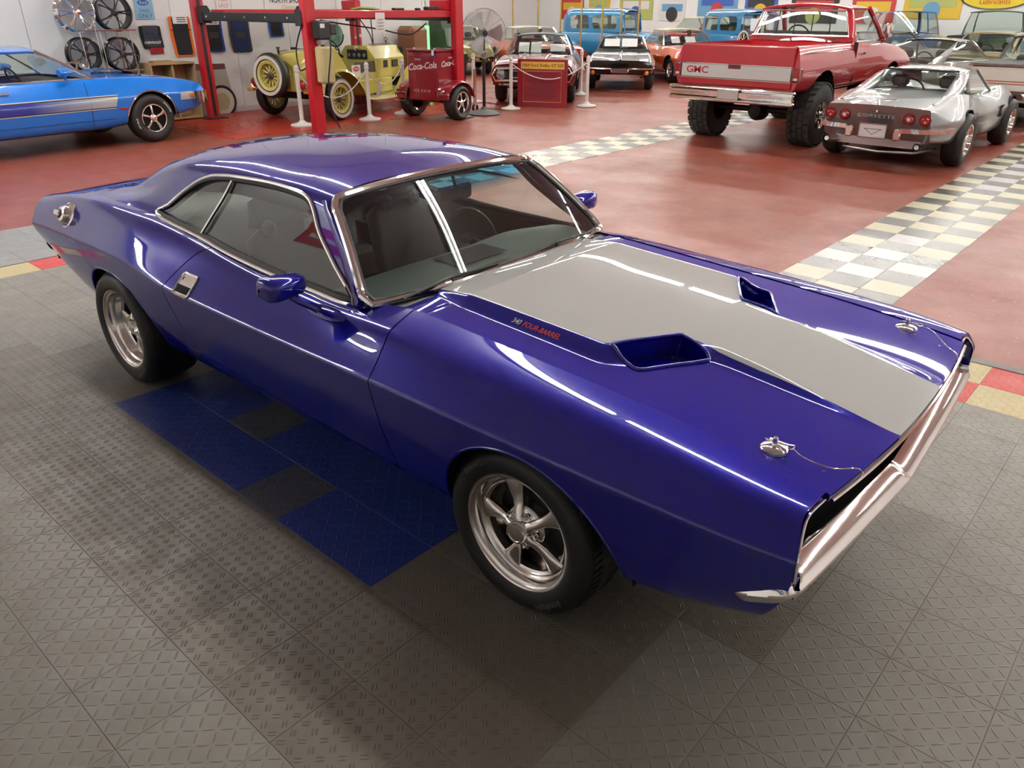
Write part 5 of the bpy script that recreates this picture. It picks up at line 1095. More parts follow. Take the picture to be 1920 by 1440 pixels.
# ================================================================== red cooler trailer
def cooler_trailer():
    T = thing('cooler_trailer', 'dark red soda cooler on two fat tyres with white script lettering', 'trailer', (-9.475, 9.205, 0), math.atan2(.99, -.139))
    R = car_paint('cooler_red', (.26, .004, .014)); Wt = mat('script_white', (.8, .78, .78), .4)
    o = B().box(-.34, .36, -.36, .36, .32, 1.17, .025).obj('cabinet', R, T); B().box(-.352, .372, -.372, .372, 1.165, 1.205, .012).obj('lid', R, o)
    B().box(-.347, -.335, -.30, .30, .36, 1.10, .004).obj('rear_panel', R, o)
    for s in (-1, 1):
        c = bez([(x, 0, z) for x, z in ((-.40, .42), (-.36, .52), (-.22, .62), (.02, .68), (.24, .62), (.36, .48), (.40, .38))], 5)
        P = [[(p[0], s*yy, p[2]+dz) for yy, dz in ((.36, 0), (.45, .01), (.58, .005), (.64, -.03))] for p in c]; B().grid(P).obj('fender', R, T, sharp=60)
        B().box(-.40, -.34, min(s*.38, s*.62), max(s*.38, s*.62), .36, .48, .02).obj('fender_skirt', R, T)
        bgwheel(T, 0, s*.53, .30, .24, 'spoke5', .19)
        t = B().tube([(-.40, s*.43, .545), (-.47, s*.43, .545)], .035, 12).obj('tail_light', CHROME, T); B().lathe([(0, -.002), (.03, 0)], 14, 'x', (-.472, s*.43, .545)).obj('lens', REDL, t); B().tube([(-.40, s*.52, .52), (-.45, s*.52, .51)], .028, 10).obj('marker', CHROME, t)
    text('lettering', 'DRINK', .05, frame3((-.3485, .10, 1.03), (0, -1, 0), (0, 0, 1)), Wt, o, shear=.2)
    V = text('lettering', 'Coca-Cola', .155, frame3((-.3485, .0, .92), (0, -1, .10), (0, 0, 1)), Wt, o, shear=.35, bold=.003)
    text('lettering', 'I C E   C O L D', .06, frame3((-.3485, .02, .50), (0, -1, 0), (0, 0, 1)), Wt, o)
    text('lettering', 'DRINK', .045, frame3((.02, -.3745, 1.06), (1, 0, 0), (0, 0, 1)), Wt, o, shear=.2)
    text('lettering', 'Coca-Cola', .13, frame3((.02, -.3745, .97), (1, 0, .06), (0, 0, 1)), Wt, o, shear=.35, bold=.003)
    B().box(-.365, -.345, -.30, -.24, 1.10, 1.20, .008).obj('latch', CHROME, o)
    for y in (.2, -.28): B().lathe([(.03, 0), (.03, .02), (.0, .03)], 12, 'z', (-.30, y, 1.205)).obj('hinge_cap', CHROME, o)
    f = B().tube([(-.44, .36, .32), (-.44, .60, .32), (-.44, .60, .46), (-.44, .36, .46)], .008, 5, closed=True).obj('plate_frame', CHROME, T); B().box(-.445, -.435, .40, .56, .36, .43).obj('plate', mat('plate_red', (.35, .02, .03), .4), f, smooth=False)
    B().tube([(0, -.5, .30), (0, .5, .30)], .03, 8).obj('axle', DARK, T); B().tube([(.30, 0, .34), (1.2, 0, .42)], .035, 8).obj('tongue', R, T)
    k = B().tube([(1.1, -.12, .12), (1.1, -.12, .80)], .035, 10).obj('jack', CHROME, T); B().lathe([(.07, -.03), (.08, 0), (.07, .03)], 20, 'y', (1.1, -.12, .08)).obj('jack_wheel', RUBBER, k)
    return T
cooler_trailer()
# ================================================================== further cars
def coupe(label, loc, yaw, pc, metal=0.0, roofm=None, name='parked_car', L=None, g=None, fx=1.37, rx=-1.37, r=.33, glassm=None, tw=.74, front=True, papers=False, group='cars parked across the showroom', ar=.39, wheel='rally', chrome=True):
    T = thing(name, label, 'car', (loc[0], loc[1], 0), math.radians(yaw), group); P = car_paint('paint_'+label.replace(' ', '_')[:40], pc, metal)
    L = L or [(-2.3, .80, .42, .66, .88, .72, .90), (-1.9, .89, .36, .68, .93, .76, .94), (-1.3, .93, .28, .68, .96, .77, .95), (-.6, .92, .22, .66, .93, .76, .92), (.2, .92, .22, .66, .91, .77, .92), (.8, .92, .22, .66, .915, .80, .95), (1.4, .92, .28, .66, .89, .80, .93), (1.9, .90, .36, .64, .84, .78, .88), (2.25, .86, .44, .62, .76, .74, .79)]
    gg = dict(xb0=.55, xb1=-1.55, xr0=-.02, xr1=-.90, wb=.76, wr=.57, zb=.925, zr=1.30); gg.update(g or {})
    cab = [(gg['xb1']+.12, -gg['wb']*.86), (gg['xb1']+.12, gg['wb']*.86), (gg['xb0']-.06, gg['wb']*.92), (gg['xb0']-.06, -gg['wb']*.92)]
    sy, top = body_shell(T, L, P, [(rx, r, ar), (fx, r, ar)], k=(4, 60), cuts=[cab])
    if g is not False: greenhouse(T, m=P, roofm=roofm, glassm=glassm or GLASSM, **gg)
    for x in (rx, fx):
        for s in (-1, 1): bgwheel(T, x, s*tw, r, .21, wheel, .185)
    seats(T, -.65, .35, .42, .44); steering(T, .05, .35, .88); B().box(.1, .6, -.72, .72, .66, .90, .05).obj('dashboard', TRIMBLACK, T); B().box(rx-.3, fx-.5, -.7, .7, .30, .34).obj('cabin_floor', DARK, T)
    if papers:
        for k, (y, w, h) in enumerate(papers): sheet(T, (.36, y, 1.06), w, h, -.75, WHITEP)
    if chrome:
        f = L[-1]; r_ = L[0]
        sweep(T, [(f[0]-.25, f[1]+.005, .50), (f[0]-.02, f[1]-.03, .50), (f[0]+.05, f[1]*.75, .50), (f[0]+.08, 0, .50)], BLADE, 'front_bumper', CHROME)
        sweep(T, [(r_[0]+.25, -r_[1]-.02, .55), (r_[0]+.02, -r_[1]+.02, .55), (r_[0]-.05, -r_[1]*.7, .55), (r_[0]-.07, 0, .55)], BLADE, 'rear_bumper', CHROME)
    return T, P, sy, top
GREYTOP = mat('grey_vinyl_top', (.12, .12, .13), .6); CREAMTOP = mat('cream_vinyl_top', (.62, .58, .45), .6); BLACKTOP = mat('black_vinyl_top', (.02, .02, .022), .6)
def gt_car():
    PL = [(2.25, .88, .46, .66, .80, .76, .84)]
    L = [(-2.3, .80, .42, .66, .88, .72, .90), (-1.9, .89, .36, .68, .93, .76, .94), (-1.3, .93, .28, .68, .96, .77, .95), (-.6, .92, .22, .66, .93, .76, .92), (.2, .92, .22, .66, .91, .77, .92), (.8, .92, .22, .66, .915, .80, .96), (1.4, .92, .28, .66, .89, .80, .95), (1.9, .91, .34, .64, .86, .80, .91), (2.28, .88, .40, .62, .80, .78, .85)]
    yaw = -54.4; h = math.radians(yaw); T, P, sy, top = coupe('maroon muscle car with grey soft top parked behind the red sign board', (-9.87-1.37*math.cos(h), 12.61-1.37*math.sin(h)), yaw, (.22, .012, .02), L=L, roofm=GREYTOP, papers=[(.42, .34, .2), (-.08, .24, .28), (-.36, .24, .28)], ar=.38, chrome=False, tw=.76)
    B().box(2.20, 2.30, -.62, .62, .50, .72, .03).obj('grille', TRIMBLACK, T)
    B().tube([(2.31, -.78, .50), (2.31, .78, .50), (2.31, .84, .62), (2.31, .76, .745), (2.31, -.76, .745), (2.31, -.84, .62)], .028, 8, closed=True).obj('front_bumper', CHROME, T)
    B().tube([(2.32, -.42, .56), (2.32, .42, .56), (2.32, .42, .69), (2.32, -.42, .69)], .014, 6, closed=True).obj('grille_ring', CHROME, T)
    for s in (-1, 1):
        lamp(T, (2.29, s*.66, .63), .085)
        B().box(2.16, 2.30, min(s*.45, s*.72), max(s*.45, s*.72), .40, .46, .02).obj('lower_vent', CHROME, T)
        B().tube([(1.0, s*.28, top(1.0, .28)+.01), (1.6, s*.24, top(1.6, .24)+.02), (2.15, s*.20, top(2.15, .2)+.01)], .035, 8, flat=.5).obj('hood_rib', P, T)
        B().tube([(.56, s*.05, .95), (.48, s*.45, .97)], .010, 5).obj('wiper', TRIMBLACK, T)
gt_car()
def split_sports():
    L = [(-2.1, .70, .40, .62, .82, .62, .83), (-1.6, .82, .32, .64, .87, .66, .86), (-1.1, .86, .24, .64, .89, .68, .87), (-.3, .82, .22, .62, .83, .66, .84), (.4, .83, .22, .62, .84, .66, .84), (.9, .86, .24, .63, .875, .68, .87), (1.3, .88, .30, .63, .87, .70, .86), (1.8, .86, .38, .60, .80, .72, .80), (2.15, .80, .48, .59, .70, .70, .72)]
    yaw = -57; h = math.radians(yaw); T, P, sy, top = coupe('black open sports car with thin split chrome bumpers and dark soft top', (-10.22-1.22*math.cos(h), 16.4-1.22*math.sin(h)), yaw, (.008, .012, .010), L=L, roofm=GREYTOP, g=dict(xb0=.40, xb1=-1.1, xr0=.0, xr1=-.65, wb=.68, wr=.52, zb=.85, zr=1.18), fx=1.22, rx=-1.22, r=.325, papers=[(.18, .40, .26), (-.28, .40, .24)], chrome=False, ar=.37, tw=.73)
    for s in (-1, 1):
        B().tube([(1.95, s*.84, .545), (2.16, s*.78, .545), (2.22, s*.50, .54), (2.22, s*.22, .54), (2.22, s*.20, .46)], .022, 8).obj('front_bumper', CHROME, T)
        lamp(T, (2.17, s*.66, .45), .045, m=AMBER, name='turn_lamp'); B().tube([(1.0, s*.5, top(1.0, .5)), (1.9, s*.35, top(1.9, .35)+.004)], .012, 6).obj('hood_crease', P, T)
    B().tube([(1.0, 0, top(1.0, 0)+.01), (1.5, 0, top(1.5, 0)+.012), (2.1, 0, top(2.1, 0)+.005)], .03, 8, flat=.4).obj('hood_ridge', P, T)
    g = B().box(2.16, 2.20, -.2, .2, .43, .545, .01).obj('grille', TRIMBLACK, T); [B().tube([(2.205, -.2, z), (2.205, .2, z)], .005, 5).obj('grille_bar', CHROME, g) for z in (.45, .475, .50, .525)]
split_sports()
h = math.radians(-38)
T_, P_, sy_, top_ = coupe('orange coupe with cream vinyl roof between the black sports car and the pickup', (-10.75, 20.25), -38, (.72, .10, .012), roofm=CREAMTOP, papers=[(.1, .3, .22), (-.35, .25, .22)])
for s_ in (-1, 1): lamp(T_, (2.20, s_*.62, .64), .085)
B().box(2.16, 2.24, -.5, .5, .54, .70, .02).obj('grille', TRIMBLACK, T_)
coupe('cream and orange-red two-tone car behind the maroon muscle car', (-15.3, 19.0), -30, (.60, .07, .02), roofm=CREAMTOP, g=dict(xb0=.45, xb1=-1.9, xr0=.0, xr1=-1.1, wb=.77, wr=.6, zb=.92, zr=1.30))
def prewar(label, loc, yaw, col, spare=True):
    T = thing('prewar_sedan', label, 'car', (loc[0], loc[1], 0), math.radians(yaw), 'sky blue prewar sedans'); P = car_paint('prewar_blue', col)
    L = [(-2.1, .62, .50, .80, 1.05, .55, 1.08), (-1.7, .72, .44, .82, 1.15, .66, 1.16), (-.9, .76, .40, .84, 1.16, .70, 1.16), (.2, .76, .40, .84, 1.15, .69, 1.16), (.8, .66, .42, .82, 1.13, .52, 1.17), (1.5, .52, .44, .80, 1.08, .38, 1.14), (2.0, .42, .46, .80, 1.02, .30, 1.08)]
    sy, top = body_shell(T, L, P, k=(4, 44))
    P2 = [[(x, s*w, z) for s, w, z in ((-1, .70, 1.14), (-1, .685, 1.5), (-1, .66, 1.66), (-1, .54, 1.80), (-1, .2, 1.86), (1, .2, 1.86), (1, .54, 1.80), (1, .66, 1.66), (1, .685, 1.5), (1, .70, 1.14))] for x in np.linspace(-1.75, .62, 40)]
    P2 = np.array(P2); e = np.clip((-1.35-P2[..., 0])/.4, 0, 1); P2[..., 1] *= 1-.25*e**2; P2[..., 2] -= .16*e**2*(P2[..., 2] > 1.4); f = np.clip((P2[..., 0]-.35)/.27, 0, 1); P2[..., 2] -= .07*f**2*(P2[..., 2] > 1.7)
    a, b = P2.shape[:2]
    PP = np.stack([np.stack([bez(P2[i], 4)[:, k] for k in range(3)], -1) for i in range(a)]); V = PP.reshape(-1, 3); F = gridfaces(*PP.shape[:2])
    wins = [[(-1.30, 1.24), (-1.36, 1.30), (-1.36, 1.58), (-1.28, 1.65), (-.74, 1.65), (-.66, 1.58), (-.66, 1.30), (-.72, 1.24)], [(-.46, 1.24), (-.52, 1.30), (-.52, 1.58), (-.46, 1.65), (.28, 1.65), (.36, 1.58), (.40, 1.30), (.34, 1.24)]]
    for w in wins: V, F, _ = trim(V, F, w, maxmove=.04)
    V, F = compact(V, F); mk('cabin', V, F, P, T, sharp=50)
    for w in wins:
        for s in (-1, 1): B().prism(w, s*.67-.003, s*.67+.003, 'y').obj('side_window', GLASSM, T, smooth=False)
    B().grid([[np.array([.66, q*.62, 1.18])*(1-t)+np.array([.58, q*.60, 1.70])*t for q in np.linspace(-1, 1, 5)] for t in (0, 1)]).obj('windscreen', GLASSM, T)
    B().tube([(.67, -.64, 1.17), (.67, .64, 1.17), (.60, .60, 1.72), (.60, -.60, 1.72)], .025, 6, closed=True).obj('screen_frame', P, T)
    for s in (-1, 1):
        for cx in (-1.25, 1.55):
            c = bez([(cx+x, 0, z) for x, z in ((-.62, .40), (-.46, .62), (-.2, .80), (.08, .84), (.34, .70), (.50, .45))], 5); B().grid([[(p[0], s*yy, p[2]+dz) for yy, dz in ((.5, .02), (.65, .03), (.84, 0), (.88, -.05))] for p in c]).obj('fender', P, T, sharp=60)
            bgwheel(T, cx, s*.74, .36, .15, 'spoke8', .24, wall=True)
        B().box(-.75, 1.05, min(s*.70, s*.86), max(s*.70, s*.86), .38, .43, .01).obj('running_board', TRIMBLACK, T); lamp(T, (2.0, s*.50, .88), .11)
    if spare:
        e = bgwheel(T, 1.0, -.70, .34, .14, 'spoke8', .22, wall=True); e.name = 'spare_wheel'; e.location = (.92, -.70, .98); sheet(T, (.68, .25, 1.40), .35, .3, -.1, WHITEP); sheet(T, (.68, -.25, 1.42), .30, .35, -.1, WHITEP)
    B().box(-1.2, -.9, -.6, .6, .9, 1.4, .05).box(-.2, .0, -.6, .6, .9, 1.38, .05).obj('bench_seat', mat('seat_tan', (.2, .15, .1), .7), T)
prewar('sky blue prewar sedan seen sideways beyond the black sports car', (-14.7, 22.5), 8, (.02, .20, .42), spare=False)
prewar('sky blue prewar sedan with fender spare behind the orange coupe', (-10.4, 23.6), -28, (.0, .22, .55))
# right-hand rows
def utility():
    L = [(-2.45, .86, .46, .72, .99, .84, 1.0), (-2.0, .93, .40, .74, 1.0, .86, 1.0), (-1.3, .95, .32, .74, 1.0, .86, 1.0), (0, .95, .26, .72, .98, .85, .98), (1.2, .95, .30, .72, .96, .84, .98), (2.3, .90, .44, .68, .86, .80, .88)]
    T, P, sy, top = coupe('white coupe utility with black roof and black bed cover at the picture edge', (-1.0, 17.3), 90, (.72, .68, .60), L=L, roofm=BLACKTOP, g=dict(xb0=.85, xb1=-.62, xr0=.32, xr1=-.45, wb=.84, wr=.66, zb=1.0, zr=1.43, xbc=-.50, xrc=-.38), tw=.78, ar=.40)
    B().box(-2.38, -.60, -.84, .84, 1.0, 1.045, .02).obj('bed_cover', BLACKTOP, T)
    B().box(-2.475, -2.44, -.80, .80, .62, .97, .01).obj('tailgate', P, T)
    for z in (.74, .78): B().tube([(-2.48, -.86, z), (-2.48, .86, z)], .007, 5).obj('red_stripe', mat('stripe_red', (.5, .06, .02), .4), T)
    B().tube([(-2.46, -.85, 1.02), (-2.46, .85, 1.02)], .012, 6).obj('bed_trim', CHROME, T)
utility()
coupe('dark brown fastback with sloping rear glass beyond the red pickup', (-3.15, 18.0), 80, (.03, .026, .02), g=dict(xb0=.5, xb1=-2.0, xr0=.0, xr1=-.55, wb=.76, wr=.55, zb=.93, zr=1.30, xbc=-1.5, xrc=-.6))
coupe('gold hardtop with pale roof line two rows beyond the silver coupe', (-3.1, 23.1), 86, (.42, .36, .17), .3, g=dict(zr=1.34, zb=.96, xr1=-1.05))
coupe('dark grey soft-top car beyond the white coupe utility', (-.9, 23.4), 92, (.05, .05, .055), roofm=GREYTOP)
coupe('white and black coupe in front of the blue off-roader', (-5.7, 22.6), 75, (.55, .55, .53), roofm=BLACKTOP)
coupe('red car with light roof in the far rows behind the brass poles', (-13.0, 26.0), -20, (.55, .03, .03), roofm=CREAMTOP, L=[(-2.3, .85, .5, .8, 1.05, .8, 1.06), (-1, .92, .4, .8, 1.08, .82, 1.08), (1, .92, .4, .8, 1.05, .82, 1.08), (2.3, .85, .5, .75, .95, .78, .98)], g=dict(zb=1.06, zr=1.55))
coupe('pale lime car at the far end of the hall behind the fan', (-17.5, 17.8), -40, (.50, .55, .12), roofm=CREAMTOP)
BOXL = [(-2.1, .84, .55, .85, 1.15, .82, 1.16), (-1.6, .90, .50, .86, 1.18, .84, 1.18), (0, .91, .48, .86, 1.18, .84, 1.18), (.7, .91, .48, .86, 1.17, .84, 1.19), (1.5, .90, .52, .85, 1.14, .82, 1.17), (2.1, .86, .58, .82, 1.08, .80, 1.12)]
T_, P_, sy_, top_ = coupe('blue boxy off-roader parked by the far white wall', (-6.75, 27.2), -62, (.035, .15, .38), L=BOXL, name='off_roader', g=dict(xb0=.72, xb1=-2.0, xr0=.35, xr1=-1.75, wb=.84, wr=.70, zb=1.17, zr=1.78, xbc=-1.9, xrc=-1.65, bpost=-.7), r=.38, ar=.46, papers=[(.4, .5, .25), (-.4, .4, .2)])
for s_ in (-1, 1): lamp(T_, (2.12, s_*.62, .93), .10)
T_, P_, sy_, top_ = coupe('dark green pickup seen from behind by the far white wall', (-4.2, 27.2), 89, (.008, .055, .045), L=BOXL, name='pickup_truck', g=dict(xb0=1.0, xb1=-.35, xr0=.65, xr1=-.25, wb=.84, wr=.72, zb=1.17, zr=1.80, xbc=-.25, xrc=-.1), r=.38, ar=.46)
B().box(-2.0, -.5, -.74, .74, 1.15, 1.19, .01).obj('bed_opening', DARK, T_)
# ================================================================== workshop lift
def lift():
    RED = mat('lift_red', (.50, .012, .022), .35, coat=.4); BKM = mat('lift_black', (.02, .02, .022), .45)
    T = thing('vehicle_lift', 'red four-post vehicle lift with raised runways over the yellow roadster', 'lift', (-9.15, 6.32, 0))
    A, Bp, Cp, D = (-3.25, -.06), (0, 0), (-3.25, 3.40), (.03, 3.16)
    for x, y in (A, Bp, Cp, D):
        o = B().box(x-.07, x+.07, y-.10, y+.10, 0, 2.35, .012).obj('post', RED, T); B().box(x-.02, x+.075 if x < -1 else x+.02, y-.03, y+.03, .05, 2.3, .0).obj('latch_ladder', BKM, o, smooth=False); B().box(x-.18, x+.18, y-.2, y+.2, 0, .015, .003).obj('base_plate', BKM, o)
    for x in (-.24, -2.85):
        r = B().box(x-.22, x+.22, .10, 3.10, 1.72, 1.84, .012).obj('runway', RED, T); B().box(x-.22, x+.22, 2.95, 3.1, 1.84, 2.0, .01).obj('wheel_stop', RED, r)
    for y in (-.02, 3.22):
        c = B().box(-3.20, -.05, y-.07, y+.07, 1.66, 1.80, .01).obj('crossbeam', BKM, T)
        for k in range(5): B().lathe([(0, -.01), (.018, -.008), (.02, 0)], 10, 'y', (-2.9+.62*k, y-.07, 1.73)).obj('bolt', CHROME, c)
        for x in (-.10, -3.12): B().prism([(x-.09, 1.62), (x+.09, 1.62), (x+.09, 1.82), (x, 1.90), (x-.09, 1.82)], y-.09, y+.09, 'y').obj('bracket', BKM, c, smooth=False)
    m = B().box(.08, .26, -.02, .22, 1.44, 1.70, .02).obj('motor_box', BKM, T); B().box(.10, .24, .22, .34, 1.50, 1.66, .015).obj('control_box', BKM, m); B().box(.262, .266, .02, .10, 1.60, 1.66).obj('label_plate', WHITEP, m, smooth=False); B().box(.12, .245, .02, .20, 1.36, 1.44, .01).obj('pump', DULLMETAL, m)
    tk = B().box(.08, .26, -.01, .24, .80, 1.34, .03).obj('oil_tank', mat('tank_plastic', (.55, .50, .25), .5), T); B().box(.083, .257, -.007, .237, .81, .93, .02).obj('oil_level', mat('tank_oil', (.42, .40, .33), .5), tk); B().tube([(.17, .1, 1.34), (.17, .1, 1.40)], .03, 10).obj('filler_cap', BKM, tk)
    for P in ([(.2, .2, 1.6), (.30, .15, 1.3), (.30, .05, .8), (.26, .1, .4), (.3, .2, .12)], [(-.1, .3, 1.70), (-.4, .9, 1.64), (-.3, 1.6, 1.55), (-.3, 2.3, 1.45), (-.4, 2.8, 1.62)], [(0, -.12, 1.66), (-.25, -.1, 1.3), (-.22, -.1, 1.0), (-.05, -.1, 1.02)], [(-3.0, 3.3, 1.7), (-2.8, 3.4, 1.4), (-2.7, 3.4, 1.2), (-2.72, 3.4, 1.65)]):
        B().tube(bez(P, 8), .012, 6).obj('cable', TRIMBLACK, T)
    p = sheet(T, (-.015, 1.42, 1.655), .20, .30, .05, WHITEP, 'notice_sheet')
    for k in range(4): B().box(-.010+.003, -.004+.003, 1.36, 1.48, 1.70-.05*k, 1.712-.05*k).obj('print_line', mat('print_grey', (.35, .35, .35), .6), p, smooth=False)
    return T
lift()
o_ = tag(B().tube(bez([(-9.33, 7.3, 1.855), (-9.36, 7.5, 1.87), (-9.30, 7.7, 1.86), (-9.38, 7.9, 1.855)], 5), [.03]*4+[.045]*8+[.02]*4, 8, flat=.5).obj('work_glove', mat('glove_green', (.25, .32, .05), .8)), 'pair of green work gloves lying on the lift runway', 'gloves')
for k_, (x_, y_, w_, l_) in enumerate(((-9.35, 8.3, .10, .22), (-9.35, 8.75, .07, .10), (-9.33, 9.05, .12, .28))):
    lab = ('black hand tool near the middle of the lift runway', 'small black block beside the tools on the lift runway', 'black tool with upright aerial at the far end of the lift runway')[k_]
    b_ = B().box(x_-w_/2, x_+w_/2, y_-l_/2, y_+l_/2, 1.84, 1.875+.02*(k_ == 2), .012)
    if k_ == 2: b_.tube([(x_, y_-.13, 1.86), (x_, y_-.14, 1.99)], .006, 5)
    tag(b_.obj('hand_tool', TRIMBLACK), lab, 'tool')
# ================================================================== stanchions with white chains
WPL = mat('white_plastic', (.78, .77, .73), .4)
ST_ = [(-10.34, 6.80), (-10.08, 8.10), (-10.32, 9.15), (-10.72, 11.51), (-9.28, 11.13), (-8.45, 12.61), (-9.98, 14.41)]
SL_ = ['white plastic post in front of the spare wheel', 'white plastic post before the yellow roadster running board', 'white plastic post half hidden by the soda cooler', 'white plastic post between cooler and fan', 'white plastic post left of the red sign board', 'white plastic post right of the red sign board', 'white plastic post farthest back, between maroon and black cars']
pr_ = None
for (x_, y_), l_ in zip(ST_, SL_):
    if pr_ is None:
        t_ = thing('stanchion_post', l_, 'stanchion', (x_, y_, 0), 0, 'white barrier posts')
        B().lathe([(0, 0), (.20, 0), (.205, .02), (.19, .035), (.10, .05), (.055, .075), (.04, .10), (.04, .10)], 28).obj('base', WPL, t_); B().lathe([(.036, .09), (.034, .88), (.034, .90)], 18).obj('pole', WPL, t_); B().lathe([(.034, .88), (.045, .89), (.045, .905), (.036, .915), (.042, .94), (.040, .97), (.02, .995), (0, 1.0)], 18).obj('finial', WPL, t_); pr_ = t_
    else:
        t_ = dup(pr_); t_.location = (x_, y_, 0); t_['label'] = l_
for a_, b_, sag, l_ in ((0, 1, .45, 'white chain sagging before the yellow roadster wheel'), (1, 2, .30, 'white chain hanging towards the soda cooler'), (4, 5, .32, 'white chain hanging across the red sign board'), (5, 6, .25, 'white chain between the rear posts by the black car')):
    p_ = np.array([*ST_[a_], .88]); q_ = np.array([*ST_[b_], .88]); tag(B().tube([p_+(q_-p_)*t-np.array([0, 0, 4*sag*t*(1-t)]) for t in np.linspace(0, 1, 18)], .011, 6).obj('barrier_chain', WPL), l_, 'chain', 'white barrier chains')
# ================================================================== sign board, fan
def signboard():
    d = Vector((.645, -.765, 0)); M = frame3((-9.09, 11.90, 0), (.80, .42, 0), (0, 0, 1))
    T = thing('sign_board', 'dark red information board with yellow title strip before the maroon car', 'sign'); T.matrix_world = M
    B().box(-.53, .53, .0, .93, -.012, .012, .003).obj('board', mat('board_red', (.25, .004, .018), .3, coat=.5), T)
    B().box(-.46, .46, .74, .88, .012, .016).obj('title_strip', mat('strip_yellow', (.72, .45, .06), .5), T, smooth=False)
    text('lettering', '1969 Ford Shelby GT 500', .085, Matrix.Translation((0, .81, .0175)), mat('title_dark', (.12, .02, .02), .6), T, bold=.001)
    B().tube([(-.40, .10, .014), (.40, .10, .014), (.40, .70, .014), (-.40, .70, .014)], .005, 4, closed=True).obj('border', mat('strip_yellow', (.72, .45, .06), .5), T)
    for k in range(14):
        w = .34-.10*((k*37 % 7)/7); B().box(-w, w, .655-.037*k, .668-.037*k, .012, .0135).obj('print_line', mat('print_dark_red', (.10, .004, .012), .6), T, smooth=False)
signboard()
def fan():
    T = thing('pedestal_fan', 'large wire-cage pedestal fan on black pole', 'fan', (-9.14, 10.19, 0), math.radians(-35)); W = mat('fan_wire', (.30, .31, .32), .35, .8)
    B().lathe([(0, 0), (.30, 0), (.31, .015), (.26, .05), (.08, .09), (.05, .14), (0, .14)], 32).obj('base', mat('fan_base_grey', (.14, .15, .15), .5), T); B().tube([(0, 0, .1), (0, 0, 1.35)], .03, 12).obj('pole', TRIMBLACK, T); B().lathe([(.045, 1.0), (.05, 1.02), (.05, 1.12), (.03, 1.14)], 14).obj('clamp', W, T)
    B().lathe([(.09, -.22), (.10, -.1), (.09, .0), (0, .0)], 18, 'x', (-.02, 0, 1.45)).obj('motor', W, T)
    for k in range(3):
        a = 2*PI*k/3; P = []
        for r in (.07, .18, .30, .36): P.append([(.05+.03*q, r*math.cos(a+q*.45), 1.45+r*math.sin(a+q*.45)) for q in (-1, -.3, .3, 1)])
        B().grid(P).obj('blade', mat('fan_blade', (.45, .46, .46), .4, .5), T)
    c = B()
    for r in np.linspace(.06, .42, 13):
        for sx in (1, -1): c.tube([(.05+sx*(.11-.10*(r/.42)**2), r*math.cos(a), 1.45+r*math.sin(a)) for a in np.linspace(0, 2*PI, 40, endpoint=False)], .0024 if r < .41 else .006, 4, closed=True)
    for k in range(10):
        a = 2*PI*k/10
        for sx in (1, -1): c.tube([(.05+sx*(.11-.10*(r/.42)**2), r*math.cos(a), 1.45+r*math.sin(a)) for r in np.linspace(.04, .42, 7)], .003, 4)
    o = c.obj('cage', W, T); o['kind'] = 'stuff'
    B().lathe([(0, .005), (.05, .0)], 16, 'x', (.162, 0, 1.45)).obj('badge', TRIMBLACK, T)
fan()
tag(B().tube(bez([(-9.2, 10.3, .01), (-9.6, 10.7, .01), (-9.4, 11.2, .01), (-10.3, 11.6, .01), (-11.5, 11.3, .01)], 8), .009, 6).obj('power_cord', TRIMBLACK), 'black power cord running over the floor from the fan', 'cord')
